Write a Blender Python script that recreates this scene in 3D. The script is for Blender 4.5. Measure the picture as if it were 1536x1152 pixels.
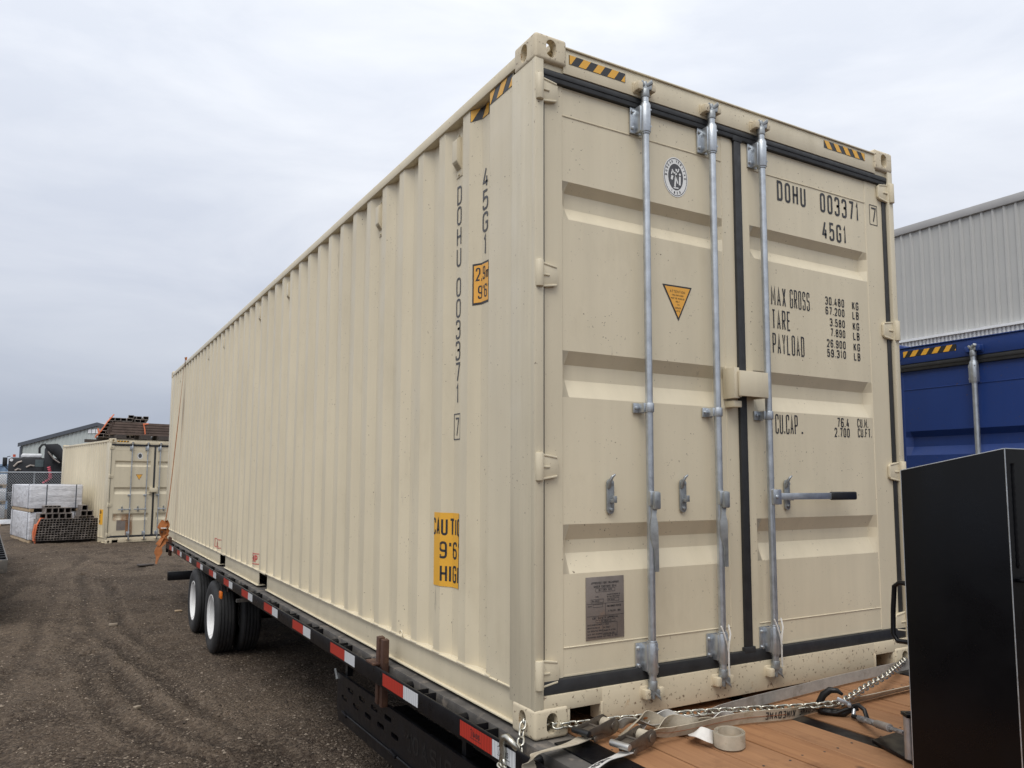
import bpy, bmesh, math, random
from mathutils import Vector, Matrix, noise
random.seed(7)
PI = math.pi
for o in list(bpy.data.objects): bpy.data.objects.remove(o)
S = bpy.context.scene
COL = S.collection

# ------------------------------------------------------------------ camera
CAM = Vector((-1.63639, -2.62071, 1.00746)); YAW, PIT, ROLL = .528429, .0945257, .0035866
FPX, CYO = 1158.498, 34.398                      # focal length and principal point shift, photo pixels
FW = Vector((math.sin(YAW)*math.cos(PIT), math.cos(YAW)*math.cos(PIT), math.sin(PIT)))
RT = Vector((math.cos(YAW), -math.sin(YAW), 0)); UP = RT.cross(FW)
R2 = RT*math.cos(ROLL)+UP*math.sin(ROLL); U2 = -RT*math.sin(ROLL)+UP*math.cos(ROLL)
cd = bpy.data.cameras.new('camera'); cam = bpy.data.objects.new('camera', cd); COL.objects.link(cam)
cd.sensor_fit = 'HORIZONTAL'; cd.sensor_width = 36; cd.lens = FPX/1536*36
cd.shift_y = CYO/1536; cd.clip_start = .05; cd.clip_end = 3000
cam.matrix_world = Matrix.Translation(CAM) @ Matrix((R2, U2, -FW)).transposed().to_4x4()
S.camera = cam
def ray(px, py): return FW + R2*((px-768)/FPX) - U2*((py-576-CYO)/FPX)
def onax(px, py, ax, v):
    d = ray(px, py); return CAM + d*((v-CAM[ax])/d[ax])
def onz(px, py, z): return onax(px, py, 2, z)
def atd(px, py, depth): return CAM + ray(px, py)*depth

# ------------------------------------------------------------------ world, sun, exposure
W = bpy.data.worlds.new('World'); S.world = W; W.use_nodes = True
nt = W.node_tree; N = nt.nodes; Lk = nt.links; N.clear()
SUN_EL, SUN_AZ = math.radians(57), math.radians(226)      # azimuth clockwise from +Y
out = N.new('ShaderNodeOutputWorld'); bg = N.new('ShaderNodeBackground')
sky = N.new('ShaderNodeTexSky'); sky.sky_type = 'NISHITA'; sky.sun_disc = False
sky.sun_elevation = SUN_EL; sky.sun_rotation = SUN_AZ; sky.dust_density = 3
tc = N.new('ShaderNodeTexCoord'); sep = N.new('ShaderNodeSeparateXYZ'); Lk.new(tc.outputs['Generated'], sep.inputs[0])
cl = N.new('ShaderNodeMath'); cl.operation = 'MAXIMUM'; cl.inputs[1].default_value = 0.0; Lk.new(sep.outputs[2], cl.inputs[0])
ramp = N.new('ShaderNodeValToRGB'); Lk.new(cl.outputs[0], ramp.inputs[0])   # overcast sky: brighter towards the zenith
cr = ramp.color_ramp; cr.elements[0].position = 0; cr.elements[0].color = (.46, .505, .585, 1)
cr.elements[1].position = 1; cr.elements[1].color = (1.22, 1.23, 1.26, 1)
for p, c in ((.08, (.475, .515, .60)), (.24, (.68, .715, .795)), (.46, (.87, .905, .975)), (.7, (1.05, 1.07, 1.10))):
    e = cr.elements.new(p); e.color = (*c, 1)
mp = N.new('ShaderNodeMapping'); mp.inputs['Scale'].default_value = (1.3, 1.3, 4.2); Lk.new(tc.outputs['Generated'], mp.inputs[0])
nz = N.new('ShaderNodeTexNoise'); nz.inputs['Scale'].default_value = 2.1; nz.inputs['Detail'].default_value = 7; nz.inputs['Roughness'].default_value = .55
nz.inputs['Distortion'].default_value = .35; Lk.new(mp.outputs[0], nz.inputs[0])
nr = N.new('ShaderNodeMapRange'); nr.inputs[1].default_value = .34; nr.inputs[2].default_value = .66; nr.inputs[3].default_value = 0; nr.inputs[4].default_value = 1
Lk.new(nz.outputs[0], nr.inputs[0])
tint = N.new('ShaderNodeMix'); tint.data_type = 'RGBA'; tint.inputs[6].default_value = (.87, .885, .915, 1); tint.inputs[7].default_value = (1.08, 1.07, 1.05, 1); Lk.new(nr.outputs[0], tint.inputs[0])
mul = N.new('ShaderNodeVectorMath'); mul.operation = 'MULTIPLY'; Lk.new(ramp.outputs[0], mul.inputs[0]); Lk.new(tint.outputs[2], mul.inputs[1])
skm = N.new('ShaderNodeVectorMath'); skm.operation = 'SCALE'; skm.inputs['Scale'].default_value = .10; Lk.new(sky.outputs[0], skm.inputs[0])
mx = N.new('ShaderNodeMix'); mx.data_type = 'RGBA'; mx.inputs[0].default_value = .93
Lk.new(skm.outputs[0], mx.inputs[6]); Lk.new(mul.outputs[0], mx.inputs[7])
Lk.new(mx.outputs[2], bg.inputs[0]); bg.inputs[1].default_value = 1.0; Lk.new(bg.outputs[0], out.inputs[0])
sl = bpy.data.lights.new('sun', 'SUN'); sl.energy = 1.5; sl.angle = math.radians(35); sl.color = (1, .965, .91)
so = bpy.data.objects.new('sun', sl); COL.objects.link(so)
sd = Vector((math.sin(SUN_AZ)*math.cos(SUN_EL), math.cos(SUN_AZ)*math.cos(SUN_EL), math.sin(SUN_EL)))
so.rotation_euler = (-sd).to_track_quat('-Z', 'Y').to_euler()
vs = S.view_settings; vs.view_transform = 'Standard'; vs.look = 'None'; vs.gamma = 1; vs.use_curve_mapping = False; vs.exposure = 0.15

# ------------------------------------------------------------------ materials
M = {}
def newmat(name):
    m = bpy.data.materials.new(name); m.use_nodes = True; M[name] = m
    nt = m.node_tree; b = nt.nodes['Principled BSDF']; return m, nt, b
def nd(nt, t, **kw):
    n = nt.nodes.new(t)
    for k, v in kw.items():
        if k[0] == '_': setattr(n, k[1:], v)
        else: n.inputs[k.replace('__', ' ')].default_value = v
    return n
def noise_of(nt, scale, detail=4, rough=.55, stretch=None, coord='Object'):
    t = nt.nodes.new('ShaderNodeTexCoord'); n = nd(nt, 'ShaderNodeTexNoise', Scale=scale, Detail=detail, Roughness=rough)
    if stretch:
        mp = nt.nodes.new('ShaderNodeMapping'); mp.inputs['Scale'].default_value = stretch
        nt.links.new(t.outputs[coord], mp.inputs[0]); nt.links.new(mp.outputs[0], n.inputs[0])
    else: nt.links.new(t.outputs[coord], n.inputs[0])
    return n.outputs[0]
def rng(nt, src, a, b, c, d):
    n = nd(nt, 'ShaderNodeMapRange'); n.inputs[1].default_value = a; n.inputs[2].default_value = b; n.inputs[3].default_value = c; n.inputs[4].default_value = d
    nt.links.new(src, n.inputs[0]); return n.outputs[0]
def mixc(nt, fac, a, b, mode='MIX'):
    n = nt.nodes.new('ShaderNodeMix'); n.data_type = 'RGBA'; n.blend_type = mode
    if isinstance(fac, (int, float)): n.inputs[0].default_value = fac
    else: nt.links.new(fac, n.inputs[0])
    for i, x in ((6, a), (7, b)):
        if isinstance(x, tuple): n.inputs[i].default_value = (*x, 1)
        else: nt.links.new(x, n.inputs[i])
    return n.outputs[2]
def bump(nt, b, h, strength, dist=.01):
    n = nd(nt, 'ShaderNodeBump', Strength=strength, Distance=dist); nt.links.new(h, n.inputs['Height']); nt.links.new(n.outputs[0], b.inputs['Normal'])
def simple(name, col, rough=.5, metal=0, var=.12, scale=6, bumps=0, dirt=None, spec=None):
    m, nt, b = newmat(name)
    n = noise_of(nt, scale); f = rng(nt, n, .3, .7, 1-var, 1+var)
    c = nt.nodes.new('ShaderNodeVectorMath'); c.operation = 'SCALE'; c.inputs[0].default_value = col; nt.links.new(f, c.inputs['Scale'])
    o = c.outputs[0]
    if dirt:
        n2 = noise_of(nt, dirt[1], 6, .65); o = mixc(nt, rng(nt, n2, dirt[2], dirt[2]+.08, 0, dirt[3]), o, dirt[0])
    nt.links.new(o, b.inputs['Base Color']); b.inputs['Roughness'].default_value = rough; b.inputs['Metallic'].default_value = metal
    nt.links.new(rng(nt, noise_of(nt, scale*2.3), .3, .7, max(.05, rough-.08), min(1, rough+.1)), b.inputs['Roughness'])
    if spec is not None: b.inputs['Specular IOR Level'].default_value = spec
    if bumps: bump(nt, b, noise_of(nt, scale*8, 5), bumps, .004)
    return m
def paint(name, col, rough=.42, streak=.06, rust=.55):
    """container paint: faint streaks, soft patches, small chips and specks"""
    m, nt, b = newmat(name)
    base = nt.nodes.new('ShaderNodeVectorMath'); base.operation = 'SCALE'; base.inputs[0].default_value = col
    a = rng(nt, noise_of(nt, 1.1, 5), .3, .7, .95, 1.05); s = rng(nt, noise_of(nt, 9, 5, .6, (1, 1, .07)), .3, .7, 1-streak, 1+streak*.6)
    k = nt.nodes.new('ShaderNodeMath'); k.operation = 'MULTIPLY'; nt.links.new(a, k.inputs[0]); nt.links.new(s, k.inputs[1]); nt.links.new(k.outputs[0], base.inputs['Scale'])
    o = base.outputs[0]
    g = rng(nt, noise_of(nt, 2.6, 8, .7, (1, 1, .5)), .56, .74, 0, .22); o = mixc(nt, g, o, (col[0]*.55, col[1]*.52, col[2]*.46))
    # sparse chips: only where a broad mask lets them
    chip = nt.nodes.new('ShaderNodeMath'); chip.operation = 'MULTIPLY'
    nt.links.new(rng(nt, noise_of(nt, 75, 3, .6), .675, .71, 0, 1), chip.inputs[0]); nt.links.new(rng(nt, noise_of(nt, 3.3, 4), .44, .60, 0, 1), chip.inputs[1])
    o = mixc(nt, chip.outputs[0], o, (.10, .065, .04))
    scuff = nt.nodes.new('ShaderNodeMath'); scuff.operation = 'MULTIPLY'
    nt.links.new(rng(nt, noise_of(nt, 30, 6, .7, (1, 1, .10)), .62, .70, 0, .6), scuff.inputs[0]); nt.links.new(rng(nt, noise_of(nt, 1.7, 3), .54, .66, 0, 1), scuff.inputs[1])
    o = mixc(nt, scuff.outputs[0], o, (.20, .18, .15))
    nt.links.new(o, b.inputs['Base Color'])
    nt.links.new(rng(nt, noise_of(nt, 4, 5), .3, .7, rough-.08, rough+.14), b.inputs['Roughness'])
    add = nt.nodes.new('ShaderNodeMath'); add.operation = 'MULTIPLY_ADD'; add.inputs[1].default_value = .12
    nt.links.new(noise_of(nt, 45, 5, .6), add.inputs[0]); nt.links.new(noise_of(nt, 2.2, 2), add.inputs[2]); bump(nt, b, add.outputs[0], .22, .012)
    return m
paint('beige', (.665, .588, .432)); paint('beige_post', (.625, .557, .415), streak=.14)
paint('blue_paint', (.010, .040, .19), .42)
m, nt, b = newmat('sill_paint')                     # beige with road grit and rust specks
c0 = mixc(nt, rng(nt, noise_of(nt, 3, 6), .4, .75, 0, .35), (.645, .56, .405), (.45, .365, .25))
c1 = mixc(nt, rng(nt, noise_of(nt, 55, 4, .65), .60, .66, 0, .85), c0, (.12, .07, .04))
c2 = mixc(nt, rng(nt, noise_of(nt, 7, 7, .7), .63, .70, 0, .7), c1, (.42, .24, .10))
nt.links.new(c2, b.inputs['Base Color']); b.inputs['Roughness'].default_value = .55; bump(nt, b, noise_of(nt, 30, 5), .2, .006)
simple('gasket', (.022, .023, .025), .55, var=.25, scale=14)
simple('dark_inside', (.02, .018, .016), .9)
simple('galv', (.50, .53, .56), .38, .85, .16, 22, .12)
simple('galv_dull', (.36, .38, .39), .5, .8, .2, 30, .2)
simple('chrome_link', (.56, .54, .47), .30, 1, .22, 40, .15, ((.22, .14, .07), 30, .6, .5))
simple('print', (.030, .030, .034), .5, var=.2, scale=9)
simple('print_grey', (.075, .075, .08), .5)
simple('decal_yellow', (.80, .42, .045), .4, var=.05)
simple('decal_orange', (.80, .40, .06), .4, var=.05)
simple('decal_white', (.78, .78, .76), .4, var=.04)
simple('decal_black', (.025, .025, .027), .4)
simple('decal_red', (.55, .06, .06), .45)
simple('plate_metal', (.26, .225, .20), .48, .5, .12, 10, .1, ((.42, .26, .16), 6, .62, .5))
simple('grip', (.010, .010, .011), .4)
simple('trailer_black', (.0045, .0045, .006), .34, 0, .3, 8, .08, ((.022, .020, .019), 5, .62, .5), .30)
simple('box_black', (.0016, .0018, .0028), .30, 0, .3, 3, .06, ((.006, .006, .007), 4, .60, .5), .22)
simple('edge_steel', (.085, .078, .071), .65, 0, .35, 7, .3, ((.20, .17, .14), 9, .55, .8))
simple('rust_flake', (.20, .09, .03), .8, 0, .4, 30, .4)
simple('stake_brown', (.075, .035, .022), .6, .1, .3, 12, .3, ((.13, .065, .035), 14, .55, .7))
simple('tyre', (.020, .020, .021), .72, 0, .25, 9, .2, ((.055, .05, .045), 5, .55, .5))
simple('rim_white', (.74, .74, .73), .4, 0, .06, 6, 0, ((.30, .27, .23), 7, .62, .6))
simple('hub_steel', (.30, .30, .30), .45, .6)
simple('amber', (.70, .16, .01), .3)
simple('forged_black', (.012, .012, .013), .42, .3, .3, 20, .2)
simple('rope_steel', (.33, .33, .34), .42, .8, .3, 90, .4)
simple('ferrule', (.36, .33, .31), .5, .5, .15, 20)
simple('webbing', (.45, .395, .305), .85, 0, .14, 30, .3, ((.30, .24, .15), 14, .55, .6))
simple('webbing_white', (.66, .64, .60), .8, 0, .1, 30, .3, ((.40, .35, .27), 12, .6, .5))
simple('webbing_grey', (.36, .34, .31), .85, 0, .14, 30, .3, ((.2, .18, .15), 10, .55, .5))
simple('webbing_orange', (.36, .125, .035), .8, 0, .2, 20, .2)
simple('stitch', (.30, .11, .05), .8)
simple('ratchet_steel', (.17, .145, .12), .42, .75, .25, 25, .2, ((.16, .09, .05), 18, .56, .6))
simple('alu_tube', (.46, .45, .43), .4, .8, .1, 30, .1)
simple('grey_wall', (.45, .45, .435), .55, .1, .06, .7)
simple('grey_flash', (.40, .395, .39), .5, .2, .06, 3)
simple('white_sheet', (.74, .75, .77), .45, .1, .06)
simple('green_wall', (.46, .50, .49), .6, .1, .05, 1)
simple('dark_trim', (.08, .09, .11), .5)
simple('tube_steel', (.10, .085, .075), .5, .55, .25, 5, .1)
simple('tube_brown', (.15, .108, .088), .55, .35, .25, 5, .1)
simple('tube_lt', (.29, .255, .23), .5, .45, .25, 5, .1)
simple('strap_orange', (.72, .20, .09), .6)
simple('wood_pale', (.44, .33, .21), .8, var=.25, scale=9)
simple('dunnage', (.06, .05, .045), .8)
simple('truck_black', (.014, .014, .016), .35, 0, .3, 3)
simple('truck_white', (.75, .76, .78), .4)
simple('hose_pink', (.55, .09, .13), .5)
simple('fence_wire', (.34, .36, .38), .5, .7)
simple('far_blue', (.20, .29, .42), .6, 0, .06)
simple('lamp_red', (.55, .10, .05), .4)
simple('glass_dim', (.10, .13, .14), .15)
simple('pale_stone', (.30, .25, .19), .9)
m, nt, b = newmat('wrap')                            # crinkled white lumber wrap
h = noise_of(nt, 2.2, 5, .55, (1, 1, 2.6)); nt.links.new(mixc(nt, rng(nt, noise_of(nt, 5, 5), .3, .7, 0, 1), (.50, .51, .54), (.68, .68, .71)), b.inputs['Base Color'])
b.inputs['Roughness'].default_value = .35; bump(nt, b, h, .7, .06)
def woodmat(name, c1, c2, c3):
    m, nt, b = newmat(name)
    oi = nt.nodes.new('ShaderNodeObjectInfo'); t = nt.nodes.new('ShaderNodeTexCoord')
    mp = nt.nodes.new('ShaderNodeMapping'); mp.inputs['Scale'].default_value = (1, .055, 1); nt.links.new(t.outputs['Object'], mp.inputs[0])
    off = nt.nodes.new('ShaderNodeVectorMath'); off.operation = 'MULTIPLY_ADD'; off.inputs[1].default_value = (7, 3, 5)
    cmb = nt.nodes.new('ShaderNodeCombineXYZ')
    for i in range(3): nt.links.new(oi.outputs['Random'], cmb.inputs[i])
    nt.links.new(cmb.outputs[0], off.inputs[0]); nt.links.new(mp.outputs[0], off.inputs[2])
    n = nd(nt, 'ShaderNodeTexNoise', Scale=28, Detail=8, Roughness=.62, Distortion=.6); nt.links.new(off.outputs[0], n.inputs[0])
    g = mixc(nt, rng(nt, n.outputs[0], .3, .72, 0, 1), c1, c2)
    o = mixc(nt, rng(nt, oi.outputs['Random'], 0, 1, 0, .35), g, c3)
    o = mixc(nt, rng(nt, noise_of(nt, 5, 6, .65), .56, .74, 0, .5), o, (c2[0]*.45, c2[1]*.42, c2[2]*.4))
    # knots and scratches
    v = nd(nt, 'ShaderNodeTexVoronoi', Scale=3.3); mp2 = nt.nodes.new('ShaderNodeMapping'); mp2.inputs['Scale'].default_value = (1.6, .7, 1)
    nt.links.new(off.outputs[0], mp2.inputs[0]); mp3 = nt.nodes.new('ShaderNodeMapping'); mp3.inputs['Scale'].default_value = (1.5, .8, .1); nt.links.new(t.outputs['Object'], mp3.inputs[0]); nt.links.new(mp3.outputs[0], v.inputs[0])
    o = mixc(nt, rng(nt, v.outputs[0], .05, .10, .7, 0), o, (c2[0]*.3, c2[1]*.28, c2[2]*.26))
    nt.links.new(o, b.inputs['Base Color']); b.inputs['Roughness'].default_value = .7; bump(nt, b, n.outputs[0], .35, .004)
woodmat('deck_wood', (.37, .185, .082), (.225, .100, .042), (.36, .215, .12))
woodmat('grey_wood', (.22, .20, .175), (.10, .09, .08), (.15, .125, .10))
m, nt, b = newmat('gravel')
t = nt.nodes.new('ShaderNodeTexCoord')
big = noise_of(nt, .42, 8, .66); mid = noise_of(nt, 1.5, 9, .68, (1.5, .8, 1)); fine = noise_of(nt, 16, 6, .7)
at_ = nt.nodes.new('ShaderNodeAttribute'); at_.attribute_name = 'rut'
c = mixc(nt, rng(nt, big, .35, .66, 0, 1), (.055, .038, .026), (.140, .104, .074))
c = mixc(nt, rng(nt, mid, .50, .60, 0, .85), c, (.030, .019, .012))
c = mixc(nt, rng(nt, at_.outputs['Fac'], .1, .7, 0, .92), c, (.022, .014, .009))
c = mixc(nt, rng(nt, at_.outputs['Fac'], -.30, -.04, .42, 0), c, (.175, .135, .10))
vo = nd(nt, 'ShaderNodeTexVoronoi', Scale=42); nt.links.new(t.outputs['Object'], vo.inputs[0])
sp = nt.nodes.new('ShaderNodeSeparateColor'); nt.links.new(vo.outputs['Color'], sp.inputs[0])
c = mixc(nt, rng(nt, sp.outputs[0], .45, 1, 0, .55), c, (.21, .166, .125))
c = mixc(nt, rng(nt, sp.outputs[1], .62, 1, 0, .7), c, (.028, .022, .018))
c = mixc(nt, rng(nt, fine, .4, .7, 0, .4), c, (.115, .088, .063))
nt.links.new(c, b.inputs['Base Color']); b.inputs['Roughness'].default_value = .93; b.inputs['Specular IOR Level'].default_value = .25
v2 = nd(nt, 'ShaderNodeTexVoronoi', Scale=95); nt.links.new(t.outputs['Object'], v2.inputs[0])
ad = nt.nodes.new('ShaderNodeMath'); ad.operation = 'MULTIPLY_ADD'; ad.inputs[1].default_value = .5; nt.links.new(v2.outputs[0], ad.inputs[0]); nt.links.new(vo.outputs[0], ad.inputs[2])
ad2 = nt.nodes.new('ShaderNodeMath'); ad2.operation = 'MULTIPLY_ADD'; ad2.inputs[1].default_value = -1; nt.links.new(ad.outputs[0], ad2.inputs[0]); nt.links.new(fine, ad2.inputs[2])
bump(nt, b, ad2.outputs[0], .9, .02)
m, nt, b = newmat('pebble')
g = nt.nodes.new('ShaderNodeNewGeometry'); rp = nt.nodes.new('ShaderNodeValToRGB'); nt.links.new(g.outputs['Random Per Island'], rp.inputs[0])
rp.color_ramp.elements[0].color = (.05, .037, .027, 1); rp.color_ramp.elements[1].color = (.30, .245, .19, 1)
e = rp.color_ramp.elements.new(.6); e.color = (.092, .068, .049, 1)
nt.links.new(rp.outputs[0], b.inputs['Base Color']); b.inputs['Roughness'].default_value = .9
def tape(name, col):                                  # honeycomb reflective tape
    m, nt, b = newmat(name); t = nt.nodes.new('ShaderNodeTexCoord')
    w = nd(nt, 'ShaderNodeTexWave', Scale=14, Distortion=3.0); w.inputs['Detail'].default_value = 1; w.bands_direction = 'Y'; nt.links.new(t.outputs['Object'], w.inputs[0])
    nt.links.new(mixc(nt, rng(nt, w.outputs[1], .35, .65, 0, .45), col, tuple(x*.55 for x in col)), b.inputs['Base Color']); b.inputs['Roughness'].default_value = .3
tape('tape_red', (.46, .035, .022)); tape('tape_white', (.66, .68, .70))

# ------------------------------------------------------------------ mesh helpers
class MB:
    def __init__(s): s.v = []; s.f = []
    def add(s, vs, fs):
        n = len(s.v); s.v += [tuple(v) for v in vs]; s.f += [tuple(i+n for i in f) for f in fs]; return s
    def box(s, x0, x1, y0, y1, z0, z1):
        return s.add([(x, y, z) for z in (z0, z1) for y in (y0, y1) for x in (x0, x1)],
                     [(0, 2, 3, 1), (4, 5, 7, 6), (0, 1, 5, 4), (2, 6, 7, 3), (0, 4, 6, 2), (1, 3, 7, 5)])
    def obox(s, c, ax, ay, az, hx, hy, hz):
        c = Vector(c); ax, ay, az = [Vector(a).normalized() for a in (ax, ay, az)]
        return s.add([c+ax*(sx*hx)+ay*(sy*hy)+az*(sz*hz) for sz in (-1, 1) for sy in (-1, 1) for sx in (-1, 1)],
                     [(0, 2, 3, 1), (4, 5, 7, 6), (0, 1, 5, 4), (2, 6, 7, 3), (0, 4, 6, 2), (1, 3, 7, 5)])
    def cyl(s, p0, p1, r, n=14, r1=None, caps=True):
        p0, p1 = Vector(p0), Vector(p1); d = (p1-p0).normalized(); r1 = r if r1 is None else r1
        a = d.orthogonal().normalized(); b = d.cross(a)
        vs = [p+(a*math.cos(2*PI*i/n)+b*math.sin(2*PI*i/n))*q for p, q in ((p0, r), (p1, r1)) for i in range(n)]
        fs = [(i, (i+1) % n, n+(i+1) % n, n+i) for i in range(n)]
        if caps: fs += [tuple(range(n-1, -1, -1)), tuple(range(n, 2*n))]
        return s.add(vs, fs)
    def tube(s, pts, r, n=8, closed=False):
        pts = [Vector(p) for p in pts]; k = len(pts); rs = r if isinstance(r, (list, tuple)) else [r]*k
        vs = []; prev = None
        for i, p in enumerate(pts):
            d = (pts[(i+1) % k]-pts[i-1]) if closed else (pts[min(i+1, k-1)]-pts[max(i-1, 0)])
            d.normalize()
            if prev is None: a = d.orthogonal().normalized()
            else: a = (prev-d*prev.dot(d)).normalized()
            prev = a; b = d.cross(a)
            vs += [p+(a*math.cos(2*PI*j/n)+b*math.sin(2*PI*j/n))*rs[i] for j in range(n)]
        fs = []
        for i in range(k if closed else k-1):
            i2 = (i+1) % k
            fs += [(i*n+j, i*n+(j+1) % n, i2*n+(j+1) % n, i2*n+j) for j in range(n)]
        if not closed: fs += [tuple(range(n-1, -1, -1)), tuple(range((k-1)*n, k*n))]
        return s.add(vs, fs)
    def prism(s, poly, f0, f1):
        """poly: list of 2D points, f0/f1 map (u,v) to the two end faces"""
        n = len(poly); vs = [f0(*p) for p in poly]+[f1(*p) for p in poly]
        return s.add(vs, [tuple(range(n-1, -1, -1)), tuple(range(n, 2*n))]+[(i, (i+1) % n, n+(i+1) % n, n+i) for i in range(n)])
    def grid(s, rows):
        n = len(rows[0]); vs = [p for r in rows for p in r]
        return s.add(vs, [(i*n+j, i*n+j+1, (i+1)*n+j+1, (i+1)*n+j) for i in range(len(rows)-1) for j in range(n-1)])
    def lathe(s, prof, c, axis, n=40):
        c = Vector(c); d = Vector(axis).normalized(); a = d.orthogonal().normalized(); b = d.cross(a); k = len(prof)
        vs = [c+d*h+(a*math.cos(2*PI*i/n)+b*math.sin(2*PI*i/n))*r for i in range(n) for r, h in prof]
        return s.add(vs, [(i*k+j, i*k+j+1, ((i+1) % n)*k+j+1, ((i+1) % n)*k+j) for i in range(n) for j in range(k-1)])
    def mesh(s, name, mat, bevel=0, smooth=35, seg=2):
        me = bpy.data.meshes.new(name); me.from_pydata(s.v, [], s.f)
        if bevel or True:
            bm = bmesh.new(); bm.from_mesh(me)
            if len(s.f) < 60000 and bevel >= 0: bmesh.ops.recalc_face_normals(bm, faces=bm.faces)
            if bevel > 0:
                es = [e for e in bm.edges if len(e.link_faces) == 2 and e.calc_face_angle(0) > .5]
                bmesh.ops.bevel(bm, geom=es, offset=bevel, segments=seg, affect='EDGES', profile=.5, clamp_overlap=True)
            bm.to_mesh(me); bm.free()
        me.materials.append(M[mat])
        if smooth:
            me.polygons.foreach_set('use_smooth', [True]*len(me.polygons)); me.set_sharp_from_angle(angle=math.radians(smooth))
        me.update(); return me
    def build(s, name, mat, parent=None, **kw): return link(name, s.mesh(name, mat, **kw), parent)
def link(name, me, parent=None, loc=None):
    o = bpy.data.objects.new(name, me); COL.objects.link(o)
    if parent is not None: o.parent = parent
    if loc is not None: o.location = loc
    return o
def tag(o, label, cat, group=None, kind=None):
    if label: o['label'] = label
    if cat: o['category'] = cat
    if group: o['group'] = group
    if kind: o['kind'] = kind
    return o
def thing(name, label, cat, loc=(0, 0, 0), rz=0, group=None):
    o = bpy.data.objects.new(name, None); COL.objects.link(o); o.location = loc; o.rotation_euler = (0, 0, rz); o.empty_display_size = .2
    return tag(o, label, cat, group)
def boolean(me, cutters):
    """difference of one mesh with a list of MB cutters"""
    a = bpy.data.objects.new('tmp', me); COL.objects.link(a); tmp = [a]
    for c in cutters:
        b = bpy.data.objects.new('tmpc', c.mesh('tmpc', 'dark_inside', smooth=0)); COL.objects.link(b); tmp.append(b)
        md = a.modifiers.new('b', 'BOOLEAN'); md.object = b; md.operation = 'DIFFERENCE'; md.solver = 'EXACT'
    dg = bpy.context.evaluated_depsgraph_get(); r = bpy.data.meshes.new_from_object(a.evaluated_get(dg))
    for t in tmp: bpy.data.objects.remove(t)
    return r
def stadium(w, h, n=8):
    """2D outline, long side along v"""
    r = w/2; L = h/2-r
    return [(r*math.cos(a), L+r*math.sin(a)) for a in [PI*i/n for i in range(n+1)]]+[(r*math.cos(a), -L+r*math.sin(a)) for a in [PI+PI*i/n for i in range(n+1)]]

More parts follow.
